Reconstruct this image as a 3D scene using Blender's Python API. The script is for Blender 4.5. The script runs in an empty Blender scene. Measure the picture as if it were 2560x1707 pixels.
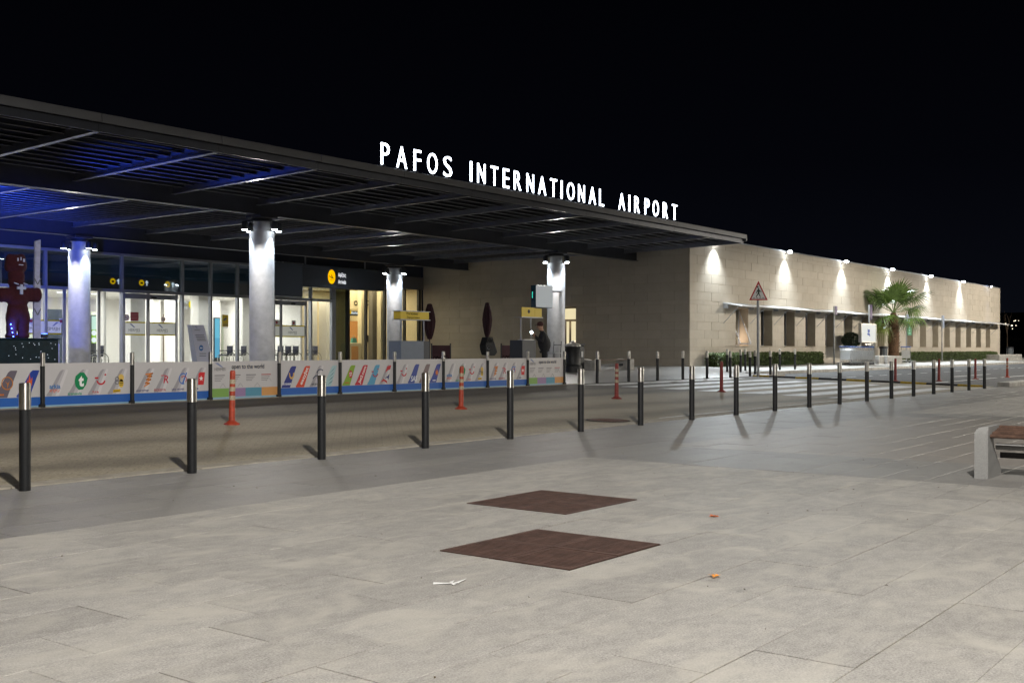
import bpy, bmesh, math, random
from mathutils import Vector, Matrix
R = math.radians
random.seed(7)
scene = bpy.context.scene
COL = scene.collection

# ------------------------------------------------------------------ camera
F_PX, HORIZON, EYE = 2755.0, 873.0, 1.22
AZ = math.atan2(3390 - 1280, F_PX)
ca, sa = math.cos(AZ), math.sin(AZ)
cam_data = bpy.data.cameras.new('camera')
cam = bpy.data.objects.new('camera', cam_data)
COL.objects.link(cam)
cam.location = (0, 0, EYE)
cam.rotation_euler = (R(90), 0, AZ - R(90))
cam_data.sensor_width = 36
cam_data.lens = 36 * F_PX / 2560
cam_data.shift_y = (HORIZON - 853.5) / 2560
cam_data.clip_start = 0.05
cam_data.clip_end = 6000
scene.camera = cam

# ------------------------------------------------------------------ sky
world = bpy.data.worlds.new('World')
scene.world = world
world.use_nodes = True
wn = world.node_tree
wn.nodes.clear()
w_out = wn.nodes.new('ShaderNodeOutputWorld')
w_bg = wn.nodes.new('ShaderNodeBackground')
w_tc = wn.nodes.new('ShaderNodeTexCoord')
w_sep = wn.nodes.new('ShaderNodeSeparateXYZ')
w_ramp = wn.nodes.new('ShaderNodeValToRGB')
w_ramp.color_ramp.elements[0].position = 0.0
w_ramp.color_ramp.elements[0].color = (0.0030, 0.0036, 0.0060, 1)
w_ramp.color_ramp.elements[1].position = 0.42
w_ramp.color_ramp.elements[1].color = (0.00025, 0.00025, 0.0006, 1)
e = w_ramp.color_ramp.elements.new(0.16)
e.color = (0.0011, 0.0013, 0.0026, 1)
wn.links.new(w_tc.outputs['Generated'], w_sep.inputs[0])
wn.links.new(w_sep.outputs['Z'], w_ramp.inputs[0])
wn.links.new(w_ramp.outputs[0], w_bg.inputs[0])
w_bg.inputs[1].default_value = 1.0
wn.links.new(w_bg.outputs[0], w_out.inputs[0])

vs = scene.view_settings
vs.view_transform = 'Standard'
vs.look = 'None'
vs.exposure = 0.0
vs.gamma = 1.0
vs.use_curve_mapping = False
cy = scene.cycles
cy.use_denoising = True
try:
    cy.denoiser = 'OPENIMAGEDENOISE'
except Exception:
    pass
cy.max_bounces = 7
cy.diffuse_bounces = 3
cy.glossy_bounces = 3
cy.transparent_max_bounces = 14
cy.transmission_bounces = 4
cy.sample_clamp_indirect = 4.0
cy.caustics_reflective = False
cy.caustics_refractive = False
cy.use_light_tree = True

# ------------------------------------------------------------------ pixel helpers (directions only)
def ray(x, y):
    r = (x - 1280) / F_PX
    return (ca + r * sa, sa - r * ca, (HORIZON - y) / F_PX)

def onY(x, y, Y):
    d = ray(x, y); t = Y / d[1]
    return (d[0] * t, Y, EYE + d[2] * t)

def onX(x, y, X):
    d = ray(x, y); t = X / d[0]
    return (X, d[1] * t, EYE + d[2] * t)

def PX(x, Y):
    return onY(x, 800, Y)[0]

def PZ(x, y, Y):
    return onY(x, y, Y)[2]

PROF = [(-1e4, 0), (9.35, 0), (17.6, .235), (20.3, .29), (24., .47), (1e4, .47)]
def tz(Y):
    for (a, b), (c, d) in zip(PROF, PROF[1:]):
        if Y <= c:
            return b + (d - b) * (Y - a) / (c - a)

def proj(X, Y, Z):
    d = X * ca + Y * sa
    return (1280 + F_PX * (X * sa - Y * ca) / max(d, .01), HORIZON - F_PX * (Z - EYE) / max(d, .01), d)

# ------------------------------------------------------------------ materials
MATS = {}
def lin(c):
    return tuple(((v / 255) / 12.92 if v / 255 <= .04045 else ((v / 255 + .055) / 1.055) ** 2.4) for v in c)

def M(name, col=(.5, .5, .5), rough=.6, metal=0., var=0., vscale=6., bump=0., bscale=60., emit=None, estr=0., rnd=0., spec=.5, detail=4.):
    if name in MATS:
        return MATS[name]
    m = bpy.data.materials.new(name)
    m.use_nodes = True
    nt = m.node_tree; N = nt.nodes; L = nt.links
    b = N['Principled BSDF']
    b.inputs['Base Color'].default_value = (*col, 1)
    b.inputs['Roughness'].default_value = rough
    b.inputs['Metallic'].default_value = metal
    b.inputs['Specular IOR Level'].default_value = spec
    if emit:
        b.inputs['Emission Color'].default_value = (*emit, 1)
        b.inputs['Emission Strength'].default_value = estr
    if var or bump or rnd:
        g = N.new('ShaderNodeNewGeometry')
        if var or rnd:
            n = N.new('ShaderNodeTexNoise'); n.inputs['Scale'].default_value = vscale
            n.inputs['Detail'].default_value = detail; n.inputs['Roughness'].default_value = .65
            L.new(g.outputs['Position'], n.inputs['Vector'])
            mr = N.new('ShaderNodeMapRange')
            mr.inputs['From Min'].default_value = .3; mr.inputs['From Max'].default_value = .7
            mr.inputs['To Min'].default_value = 1 - var; mr.inputs['To Max'].default_value = 1 + var
            L.new(n.outputs['Fac'], mr.inputs['Value'])
            val = mr.outputs[0]
            if rnd:
                oi = N.new('ShaderNodeObjectInfo')
                ad = N.new('ShaderNodeMath'); ad.operation = 'ADD'
                L.new(oi.outputs['Random'], ad.inputs[0]); L.new(g.outputs['Random Per Island'], ad.inputs[1])
                fr = N.new('ShaderNodeMath'); fr.operation = 'FRACT'; L.new(ad.outputs[0], fr.inputs[0])
                m2 = N.new('ShaderNodeMapRange')
                m2.inputs['To Min'].default_value = 1 - rnd; m2.inputs['To Max'].default_value = 1 + rnd
                L.new(fr.outputs[0], m2.inputs['Value'])
                mu = N.new('ShaderNodeMath'); mu.operation = 'MULTIPLY'
                L.new(val, mu.inputs[0]); L.new(m2.outputs[0], mu.inputs[1]); val = mu.outputs[0]
            sc = N.new('ShaderNodeVectorMath'); sc.operation = 'SCALE'
            sc.inputs[0].default_value = col
            L.new(val, sc.inputs['Scale']); L.new(sc.outputs[0], b.inputs['Base Color'])
        if bump:
            n2 = N.new('ShaderNodeTexNoise'); n2.inputs['Scale'].default_value = bscale; n2.inputs['Detail'].default_value = 5
            L.new(g.outputs['Position'], n2.inputs['Vector'])
            bp = N.new('ShaderNodeBump'); bp.inputs['Strength'].default_value = bump; bp.inputs['Distance'].default_value = .01
            L.new(n2.outputs['Fac'], bp.inputs['Height']); L.new(bp.outputs[0], b.inputs['Normal'])
    MATS[name] = m
    return m

def EM(name, col, s):
    if name in MATS:
        return MATS[name]
    m = bpy.data.materials.new(name); m.use_nodes = True
    N = m.node_tree.nodes; N.clear()
    o = N.new('ShaderNodeOutputMaterial'); e = N.new('ShaderNodeEmission')
    e.inputs[0].default_value = (*col, 1); e.inputs[1].default_value = s
    m.node_tree.links.new(e.outputs[0], o.inputs[0])
    MATS[name] = m
    return m

def GLASS(name, tint=(.86, .9, .9), refl=.10):
    m = bpy.data.materials.new(name); m.use_nodes = True
    nt = m.node_tree; N = nt.nodes; N.clear(); L = nt.links
    o = N.new('ShaderNodeOutputMaterial'); mx = N.new('ShaderNodeMixShader')
    t = N.new('ShaderNodeBsdfTransparent'); t.inputs[0].default_value = (*tint, 1)
    g = N.new('ShaderNodeBsdfGlossy'); g.inputs['Roughness'].default_value = .02
    fr = N.new('ShaderNodeLayerWeight'); fr.inputs[0].default_value = .5
    pw = N.new('ShaderNodeMath'); pw.operation = 'POWER'; pw.inputs[1].default_value = 4.5
    ad = N.new('ShaderNodeMath'); ad.operation = 'ADD'; ad.inputs[1].default_value = refl * .5; ad.use_clamp = True
    L.new(fr.outputs['Facing'], pw.inputs[0]); L.new(pw.outputs[0], ad.inputs[0]); L.new(ad.outputs[0], mx.inputs[0])
    L.new(t.outputs[0], mx.inputs[1]); L.new(g.outputs[0], mx.inputs[2]); L.new(mx.outputs[0], o.inputs[0])
    MATS[name] = m
    return m

def paving_mat(name, col, rnd, stain, stain_amt, rough=.62, joint_dirt=True):
    m = M(name, col, rough)
    nt = m.node_tree; N = nt.nodes; L = nt.links; b = N['Principled BSDF']
    g = N.new('ShaderNodeNewGeometry'); oi = N.new('ShaderNodeObjectInfo')
    ad = N.new('ShaderNodeMath'); ad.operation = 'ADD'
    L.new(oi.outputs['Random'], ad.inputs[0]); L.new(g.outputs['Random Per Island'], ad.inputs[1])
    fr = N.new('ShaderNodeMath'); fr.operation = 'FRACT'; L.new(ad.outputs[0], fr.inputs[0])
    m1 = N.new('ShaderNodeMapRange'); m1.inputs['To Min'].default_value = 1 - rnd; m1.inputs['To Max'].default_value = 1 + rnd
    L.new(fr.outputs[0], m1.inputs['Value'])
    # granite speckle
    n1 = N.new('ShaderNodeTexNoise'); n1.inputs['Scale'].default_value = 105; n1.inputs['Detail'].default_value = 3; n1.inputs['Roughness'].default_value = .8
    L.new(g.outputs['Position'], n1.inputs['Vector'])
    m2 = N.new('ShaderNodeMapRange'); m2.inputs['From Min'].default_value = .3; m2.inputs['From Max'].default_value = .7
    m2.inputs['To Min'].default_value = .58; m2.inputs['To Max'].default_value = 1.42
    L.new(n1.outputs['Fac'], m2.inputs['Value'])
    # cloudy wear
    mp = N.new('ShaderNodeMapping'); mp.inputs['Scale'].default_value = (.9, 1.5, 1); mp.inputs['Rotation'].default_value = (0, 0, .5)
    L.new(g.outputs['Position'], mp.inputs['Vector'])
    n2 = N.new('ShaderNodeTexNoise'); n2.inputs['Scale'].default_value = 1.9; n2.inputs['Detail'].default_value = 7; n2.inputs['Roughness'].default_value = .62
    n2.inputs['Distortion'].default_value = .8
    L.new(mp.outputs[0], n2.inputs['Vector'])
    m3 = N.new('ShaderNodeMapRange'); m3.inputs['From Min'].default_value = .47; m3.inputs['From Max'].default_value = .66
    m3.inputs['To Min'].default_value = 0; m3.inputs['To Max'].default_value = stain_amt
    L.new(n2.outputs['Fac'], m3.inputs['Value'])
    mul = N.new('ShaderNodeMath'); mul.operation = 'MULTIPLY'; L.new(m1.outputs[0], mul.inputs[0]); L.new(m2.outputs[0], mul.inputs[1])
    n3 = N.new('ShaderNodeTexNoise'); n3.inputs['Scale'].default_value = 9; n3.inputs['Detail'].default_value = 6; n3.inputs['Roughness'].default_value = .7
    L.new(mp.outputs[0], n3.inputs['Vector'])
    m4 = N.new('ShaderNodeMapRange'); m4.inputs['From Min'].default_value = .3; m4.inputs['From Max'].default_value = .7
    m4.inputs['To Min'].default_value = .80; m4.inputs['To Max'].default_value = 1.2
    L.new(n3.outputs['Fac'], m4.inputs['Value'])
    mul2 = N.new('ShaderNodeMath'); mul2.operation = 'MULTIPLY'; L.new(mul.outputs[0], mul2.inputs[0]); L.new(m4.outputs[0], mul2.inputs[1])
    sc = N.new('ShaderNodeVectorMath'); sc.operation = 'SCALE'; sc.inputs[0].default_value = col; L.new(mul2.outputs[0], sc.inputs['Scale'])
    mx = N.new('ShaderNodeMix'); mx.data_type = 'RGBA'; mx.inputs['B'].default_value = (*stain, 1)
    L.new(m3.outputs[0], mx.inputs['Factor']); L.new(sc.outputs[0], mx.inputs['A']); L.new(mx.outputs['Result'], b.inputs['Base Color'])
    bp = N.new('ShaderNodeBump'); bp.inputs['Strength'].default_value = .25; bp.inputs['Distance'].default_value = .003
    L.new(n1.outputs['Fac'], bp.inputs['Height']); L.new(bp.outputs[0], b.inputs['Normal'])
    mr = N.new('ShaderNodeMapRange'); mr.inputs['To Min'].default_value = rough - .14; mr.inputs['To Max'].default_value = rough + .14
    L.new(n3.outputs['Fac'], mr.inputs['Value']); L.new(mr.outputs[0], b.inputs['Roughness'])
    return m

def block_road_mat():
    m = M('block_paving', (.2, .17, .12), .7)
    nt = m.node_tree; N = nt.nodes; L = nt.links; b = N['Principled BSDF']
    g = N.new('ShaderNodeNewGeometry')
    mp = N.new('ShaderNodeMapping'); mp.inputs['Rotation'].default_value = (0, 0, R(45))
    L.new(g.outputs['Position'], mp.inputs['Vector'])
    br = N.new('ShaderNodeTexBrick'); br.inputs['Scale'].default_value = 1.0
    br.inputs['Color1'].default_value = (.38, .335, .25, 1); br.inputs['Color2'].default_value = (.33, .285, .21, 1)
    br.inputs['Mortar'].default_value = (.27, .23, .17, 1)
    br.inputs['Brick Width'].default_value = .21; br.inputs['Row Height'].default_value = .105; br.inputs['Mortar Size'].default_value = .007
    L.new(mp.outputs[0], br.inputs['Vector'])
    # wheel tracks: rubber-darkened bands along the lane
    sp = N.new('ShaderNodeSeparateXYZ'); L.new(g.outputs['Position'], sp.inputs[0])
    n = N.new('ShaderNodeTexNoise'); n.inputs['Scale'].default_value = .55; n.inputs['Detail'].default_value = 5
    L.new(g.outputs['Position'], n.inputs['Vector'])
    nm = N.new('ShaderNodeMath'); nm.operation = 'MULTIPLY_ADD'; nm.inputs[1].default_value = 1.1; L.new(n.outputs['Fac'], nm.inputs[0]); L.new(sp.outputs['Y'], nm.inputs[2])
    mr = N.new('ShaderNodeMapRange'); mr.inputs['From Min'].default_value = 9.4 + .55; mr.inputs['From Max'].default_value = 17.8 + .55
    L.new(nm.outputs[0], mr.inputs['Value'])
    rp = N.new('ShaderNodeValToRGB'); cr = rp.color_ramp; cr.interpolation = 'B_SPLINE'
    stops = [(0, .95), (.06, .9), (.115, .30), (.17, .85), (.24, .95), (.30, .35), (.36, .9), (.44, .95), (.53, .75), (.575, .16), (.64, .5), (.72, .38), (.79, .12), (.86, .30), (.92, .12), (1, .22)]
    while len(cr.elements) < len(stops):
        cr.elements.new(.5)
    for el, (p, v) in zip(cr.elements, stops):
        el.position = p
    for el, (p, v) in zip(cr.elements, stops):
        el.color = (v, v, v, 1)
    L.new(mr.outputs[0], rp.inputs[0])
    md = N.new('ShaderNodeMapRange'); md.inputs['To Min'].default_value = .05; md.inputs['To Max'].default_value = 1.0
    L.new(rp.outputs[0], md.inputs['Value'])
    sc = N.new('ShaderNodeVectorMath'); sc.operation = 'SCALE'; L.new(br.outputs['Color'], sc.inputs[0]); L.new(md.outputs[0], sc.inputs['Scale'])
    n2 = N.new('ShaderNodeTexNoise'); n2.inputs['Scale'].default_value = 40; n2.inputs['Detail'].default_value = 4; L.new(g.outputs['Position'], n2.inputs['Vector'])
    m5 = N.new('ShaderNodeMapRange'); m5.inputs['From Min'].default_value = .3; m5.inputs['From Max'].default_value = .7; m5.inputs['To Min'].default_value = .75; m5.inputs['To Max'].default_value = 1.25
    L.new(n2.outputs['Fac'], m5.inputs['Value'])
    s2 = N.new('ShaderNodeVectorMath'); s2.operation = 'SCALE'; L.new(sc.outputs[0], s2.inputs[0]); L.new(m5.outputs[0], s2.inputs['Scale'])
    L.new(s2.outputs[0], b.inputs['Base Color'])
    bp = N.new('ShaderNodeBump'); bp.inputs['Strength'].default_value = .35; bp.inputs['Distance'].default_value = .005; bp.invert = True
    L.new(br.outputs['Fac'], bp.inputs['Height']); L.new(bp.outputs[0], b.inputs['Normal'])
    return m

# ------------------------------------------------------------------ mesh builder
ORG = {}
def worg(p):
    return ORG.get(p.name, Vector((0, 0, 0))) if p is not None else Vector((0, 0, 0))

def tag(o, label=None, cat=None, group=None, kind=None):
    if label: o['label'] = label
    if cat: o['category'] = cat
    if group: o['group'] = group
    if kind: o['kind'] = kind
    return o

def thing(name, label, cat, loc=(0, 0, 0), group=None):
    o = bpy.data.objects.new(name, None)
    o.empty_display_size = .1
    COL.objects.link(o)
    o.location = loc
    ORG[o.name] = Vector(loc)
    return tag(o, label, cat, group)

def link(name, mesh, parent=None, loc=None):
    o = bpy.data.objects.new(name, mesh)
    COL.objects.link(o)
    if parent is not None:
        o.parent = parent
    if loc is not None:
        o.location = Vector(loc) - worg(parent)
        ORG[o.name] = Vector(loc)
    else:
        ORG[o.name] = worg(parent).copy()
    return o

def copy_tree(o, parent=None, loc=None, rot=None):
    c = o.copy(); COL.objects.link(c)
    if parent is not None:
        c.parent = parent
    if loc is not None:
        c.location = loc
    if rot is not None:
        c.rotation_euler.z = rot
    ORG[c.name] = Vector(c.location)
    for ch in [k for k in bpy.data.objects if k.parent == o]:
        copy_tree(ch, c)
    return c

class MB:
    def __init__(s):
        s.v = []; s.f = []
    def add(s, vs, fs):
        k = len(s.v); s.v += [tuple(v) for v in vs]; s.f += [tuple(i + k for i in f) for f in fs]; return s
    def box(s, x0, y0, z0, x1, y1, z1):
        return s.add([(x0, y0, z0), (x1, y0, z0), (x1, y1, z0), (x0, y1, z0), (x0, y0, z1), (x1, y0, z1), (x1, y1, z1), (x0, y1, z1)],
                     [(0, 3, 2, 1), (4, 5, 6, 7), (0, 1, 5, 4), (1, 2, 6, 5), (2, 3, 7, 6), (3, 0, 4, 7)])
    def cbox(s, x0, y0, z0, x1, y1, z1, c=.01):
        """box with every edge chamfered"""
        bm = bmesh.new()
        vs = [bm.verts.new(p) for p in [(x0, y0, z0), (x1, y0, z0), (x1, y1, z0), (x0, y1, z0), (x0, y0, z1), (x1, y0, z1), (x1, y1, z1), (x0, y1, z1)]]
        for f in [(0, 3, 2, 1), (4, 5, 6, 7), (0, 1, 5, 4), (1, 2, 6, 5), (2, 3, 7, 6), (3, 0, 4, 7)]:
            bm.faces.new([vs[i] for i in f])
        bmesh.ops.bevel(bm, geom=bm.edges[:], offset=c, segments=1, affect='EDGES')
        bm.verts.index_update()
        s.add([v.co[:] for v in bm.verts], [tuple(v.index for v in f.verts) for f in bm.faces]); bm.free()
        return s
    def obox(s, mat, hx, hy, hz):
        k = [Vector((sx * hx, sy * hy, sz * hz)) for sz in (-1, 1) for sx, sy in ((-1, -1), (1, -1), (1, 1), (-1, 1))]
        return s.add([(mat @ p)[:] for p in k], [(0, 3, 2, 1), (4, 5, 6, 7), (0, 1, 5, 4), (1, 2, 6, 5), (2, 3, 7, 6), (3, 0, 4, 7)])
    def cyl(s, p0, p1, r0, r1=None, n=12, cap=True):
        r1 = r0 if r1 is None else r1
        p0 = Vector(p0); p1 = Vector(p1); d = (p1 - p0).normalized()
        u = d.orthogonal().normalized(); w = d.cross(u)
        vs = []
        for p, r in ((p0, r0), (p1, r1)):
            for i in range(n):
                a = 2 * math.pi * i / n
                vs.append((p + u * (r * math.cos(a)) + w * (r * math.sin(a)))[:])
        fs = [(i, (i + 1) % n, n + (i + 1) % n, n + i) for i in range(n)]
        if cap:
            fs += [tuple(range(n - 1, -1, -1)), tuple(range(n, 2 * n))]
        return s.add(vs, fs)
    def lathe(s, cx, cy, prof, n=20):
        vs = []; fs = []
        m = len(prof)
        for (r, z) in prof:
            for i in range(n):
                a = 2 * math.pi * i / n
                vs.append((cx + r * math.cos(a), cy + r * math.sin(a), z))
        for j in range(m - 1):
            for i in range(n):
                fs.append((j * n + i, j * n + (i + 1) % n, (j + 1) * n + (i + 1) % n, (j + 1) * n + i))
        fs.append(tuple(range(n - 1, -1, -1))); fs.append(tuple((m - 1) * n + i for i in range(n)))
        return s.add(vs, fs)
    def tube(s, pts, r, n=8):
        pts = [Vector(p) for p in pts]
        for a, b in zip(pts, pts[1:]):
            s.cyl(a, b, r, r, n)
        return s
    def prism(s, pts, y0, y1):
        """outline of (x,z) points facing -Y, thickness y0..y1"""
        n = len(pts)
        vs = [(x, y0, z) for x, z in pts] + [(x, y1, z) for x, z in pts]
        return s.add(vs, [tuple(range(n)), tuple(range(2 * n - 1, n - 1, -1))] + [(i, n + i, n + (i + 1) % n, (i + 1) % n) for i in range(n)])
    def prismX(s, pts, x0, x1):
        """outline of (y,z) points, extruded along X"""
        n = len(pts)
        vs = [(x0, y, z) for y, z in pts] + [(x1, y, z) for y, z in pts]
        return s.add(vs, [tuple(range(n)), tuple(range(2 * n - 1, n - 1, -1))] + [(i, n + i, n + (i + 1) % n, (i + 1) % n) for i in range(n)])
    def prismZ(s, pts, z0, z1):
        n = len(pts)
        vs = [(x, y, z0) for x, y in pts] + [(x, y, z1) for x, y in pts]
        return s.add(vs, [tuple(range(n - 1, -1, -1)), tuple(range(n, 2 * n))] + [(i, (i + 1) % n, n + (i + 1) % n, n + i) for i in range(n)])
    def ell(s, c, r, nu=14, nv=9):
        vs = []; fs = []
        for j in range(nv + 1):
            t = math.pi * j / nv
            for i in range(nu):
                a = 2 * math.pi * i / nu
                vs.append((c[0] + r[0] * math.sin(t) * math.cos(a), c[1] + r[1] * math.sin(t) * math.sin(a), c[2] + r[2] * math.cos(t)))
        for j in range(nv):
            for i in range(nu):
                fs.append((j * nu + i, (j + 1) * nu + i, (j + 1) * nu + (i + 1) % nu, j * nu + (i + 1) % nu))
        return s.add(vs, fs)
    def mesh(s, name, mat, org=(0, 0, 0), smooth=False):
        me = bpy.data.meshes.new(name)
        o = Vector(org)
        me.from_pydata([(v[0] - o[0], v[1] - o[1], v[2] - o[2]) for v in s.v], [], s.f)
        me.update()
        bm = bmesh.new(); bm.from_mesh(me); bmesh.ops.recalc_face_normals(bm, faces=bm.faces[:]); bm.to_mesh(me); bm.free()
        if smooth:
            me.polygons.foreach_set('use_smooth', [True] * len(me.polygons))
            me.set_sharp_from_angle(angle=R(40))
        if mat is not None:
            me.materials.append(mat)
        return me
    def obj(s, name, mat, parent=None, smooth=False):
        return link(name, s.mesh(name, mat, worg(parent), smooth), parent)

def struct(o):
    o['kind'] = 'structure'
    return o

TXT = {}
def text_geo(body, bold, ext, shear):
    key = (body, bold, ext, shear)
    if key not in TXT:
        c = bpy.data.curves.new('lettering', 'FONT')
        c.body = body; c.size = 1; c.offset = bold; c.extrude = ext; c.resolution_u = 4; c.shear = shear
        o = bpy.data.objects.new('lettering', c); COL.objects.link(o)
        dg = bpy.context.evaluated_depsgraph_get(); dg.update()
        me = bpy.data.meshes.new_from_object(o.evaluated_get(dg))
        v = [x.co.copy() for x in me.vertices]; f = [tuple(p.vertices) for p in me.polygons]
        bpy.data.objects.remove(o); bpy.data.curves.remove(c); bpy.data.meshes.remove(me)
        xs = [p.x for p in v] or [0]; ys = [p.y for p in v] or [0]
        TXT[key] = (v, f, min(xs), max(xs), min(ys), max(ys))
    return TXT[key]

def text(body, x, Y, z, h=None, w=None, mat=None, parent=None, name='lettering', bold=.0, ext=.0, shear=0., rot=0., tilt=0., align='C', flip=False):
    """lettering in the XZ plane, read from -Y; (x,z) is its centre"""
    v, f, x0, x1, y0, y1 = text_geo(body, bold, 0.001, shear)
    sy = (h / (y1 - y0)) if h else (w / (x1 - x0)); sx = (w / (x1 - x0)) if w else sy
    if not h: sy = sx
    mb = MB(); vs = []
    cx = (x0 + x1) / 2 if align == 'C' else x0
    c, s_ = math.cos(rot), math.sin(rot)
    for p in v:
        lx = (p.x - cx) * sx * (-1 if flip else 1); lz = (p.y - (y0 + y1) / 2) * sy
        ly = -p.z / 0.001 * ext
        lx, lz = lx * c - lz * s_, lx * s_ + lz * c
        vs.append((x + lx, Y + ly + lz * tilt, z + lz))
    mb.add(vs, f)
    return mb.obj(name, mat, parent)

def disc(x, Y, z, r, mat, parent, name, rz=None, n=24, th=.004):
    rz = rz or r
    return MB().prism([(x + r * math.cos(2 * math.pi * i / n), z + rz * math.sin(2 * math.pi * i / n)) for i in range(n)], Y - th, Y).obj(name, mat, parent)

def flat(pts, Y, mat, parent, name, th=.003):
    return MB().prism(pts, Y - th, Y).obj(name, mat, parent)

def lamp(name, kind, loc, power, col, parent=None, size=.1, aim=None, cone=80, blend=.5, sx=None, sy=None, bat=0):
    l = bpy.data.lights.new(name, kind)
    l.energy = power; l.color = col
    if kind == 'SPOT':
        l.spot_size = R(cone); l.spot_blend = blend; l.shadow_soft_size = size
    elif kind == 'AREA':
        l.shape = 'RECTANGLE'; l.size = sx or size; l.size_y = sy or size
    else:
        l.shadow_soft_size = size
    if bat:  # street-lantern optic: more light at the wide angles
        l.use_nodes = True
        nt = l.node_tree; N = nt.nodes; em = N['Emission']
        tc = N.new('ShaderNodeTexCoord'); sp = N.new('ShaderNodeSeparateXYZ')
        nt.links.new(tc.outputs['Normal'], sp.inputs[0])
        ab = N.new('ShaderNodeMath'); ab.operation = 'ABSOLUTE'; nt.links.new(sp.outputs['Z'], ab.inputs[0])
        mxm = N.new('ShaderNodeMath'); mxm.operation = 'MAXIMUM'; mxm.inputs[1].default_value = .46; nt.links.new(ab.outputs[0], mxm.inputs[0])
        pw = N.new('ShaderNodeMath'); pw.operation = 'POWER'; pw.inputs[1].default_value = -bat; nt.links.new(mxm.outputs[0], pw.inputs[0])
        nt.links.new(pw.outputs[0], em.inputs['Strength'])
    o = bpy.data.objects.new(name, l); COL.objects.link(o)
    if parent is not None:
        o.parent = parent
    o.location = Vector(loc) - worg(parent)
    d = Vector(aim) - Vector(loc) if aim is not None else Vector((0, 0, -1))
    o.rotation_euler = d.to_track_quat('-Z', 'Y').to_euler()
    return o

ORD = ['first', 'second', 'third', 'fourth', 'fifth', 'sixth', 'seventh', 'eighth', 'ninth', 'tenth', 'eleventh', 'twelfth',
       'thirteenth', 'fourteenth', 'fifteenth', 'sixteenth', 'seventeenth', 'eighteenth', 'nineteenth', 'twentieth']

def rect_minus(r, holes):
    out = [r]
    for h in holes:
        nxt = []
        for a in out:
            x0, y0, x1, y1 = a
            hx0, hy0, hx1, hy1 = max(x0, h[0]), max(y0, h[1]), min(x1, h[2]), min(y1, h[3])
            if hx0 >= hx1 or hy0 >= hy1:
                nxt.append(a); continue
            if hy0 > y0: nxt.append((x0, y0, x1, hy0))
            if hy1 < y1: nxt.append((x0, hy1, x1, y1))
            if hx0 > x0: nxt.append((x0, hy0, hx0, hy1))
            if hx1 < x1: nxt.append((hx1, hy0, x1, hy1))
        out = nxt
    return [q for q in out if q[2] - q[0] > .02 and q[3] - q[1] > .02]

# common materials
m_black = M('black_paint', (.006, .0068, .0085), .55, var=.5, vscale=30, bump=.15, bscale=140)
m_steel = M('brushed_steel', (.62, .60, .56), .24, 1.0, var=.12, vscale=14)
m_orange = M('orange_plastic', (.34, .045, .02), .5, var=.35, vscale=14)
m_redpl = M('faded_red_plastic', (.20, .026, .022), .6, var=.35, vscale=14)
_sn = m_steel.node_tree; _b = _sn.nodes['Principled BSDF']
_b.inputs['Roughness'].default_value = .42; _b.inputs['Anisotropic'].default_value = .93; _b.inputs['Anisotropic Rotation'].default_value = .25
_tg = _sn.nodes.new('ShaderNodeTangent'); _tg.direction_type = 'RADIAL'; _tg.axis = 'Z'; _sn.links.new(_tg.outputs[0], _b.inputs['Tangent'])
m_white = M('white_paint', (.75, .75, .73), .5, var=.05)
m_dark = M('dark_metal', (.03, .033, .04), .5, var=.2)
m_alu = M('aluminium', (.42, .44, .48), .35, .7, var=.06)
m_conc = M('concrete', (.36, .35, .33), .8, var=.28, vscale=3.2, bump=.3, bscale=50)
m_glass = GLASS('clear_glass')
# ================================================================== GROUND
m_soil = M('dark_soil', (.035, .035, .025), .95, var=.4, vscale=.4)
struct(MB().add([(-2500, -2500, -.25), (2500, -2500, -.25), (2500, 2500, -.25), (-2500, 2500, -.25)], [(0, 1, 2, 3)]).obj('ground', m_soil))
# hillside
hv, hf = [], []
for j in range(12):
    d = 380 + j * 120
    for i in range(40):
        a = R(-60 + i * 3.2)
        z = -.2 + (d - 380) * .034 * (1 + .25 * math.sin(i * .7 + j * .5)) if j else -.3
        hv.append((d * math.cos(a), d * math.sin(a), z))
for j in range(11):
    for i in range(39):
        hf.append((j * 40 + i, j * 40 + i + 1, (j + 1) * 40 + i + 1, (j + 1) * 40 + i))
struct(MB().add(hv, hf).obj('hills', M('night_scrub', (.03, .035, .02), .95, var=.5, vscale=.05), smooth=True))

# plaza slabs
m_grout = M('sandy_grout', (.34, .31, .25), .9, var=.35, vscale=3)
m_slab_l = paving_mat('light_granite', (.345, .33, .31), .085, (.475, .45, .405), .7)
m_slab_d = paving_mat('dark_granite', (.236, .228, .218), .10, (.30, .28, .25), .4, rough=.52)
m_slab_m = paving_mat('dim_lit_granite', (.27, .245, .222), .07, (.34, .30, .26), .4, rough=.5)  # field paving toned darker and browner: weaker light painted into the colour
plaza = struct(MB().add([(-20, -20, -.0055), (70, -20, -.0055), (70, 9.35, -.0055), (-20, 9.35, -.0055)], [(0, 1, 2, 3)]).obj('plaza_paving', m_grout))
GRATES = [(5.03, 3.45, 6.05, 4.42), (6.71, 4.63, 7.74, 5.61)]
fields = [((-6, -4, 10.4, 6.92), m_slab_l), ((12.3, -4, 20.2, 6.92), m_slab_m), ((21.45, -4, 31, 6.92), m_slab_l), ((32.3, -4, 62, 6.92), m_slab_m),
          ((10.4, -4, 12.3, 6.92), m_slab_d), ((20.2, -4, 21.45, 6.92), m_slab_d), ((31, -4, 32.3, 6.92), m_slab_d), ((-6, 6.92, 62, 9.34), m_slab_d)]
slabs = []
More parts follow.
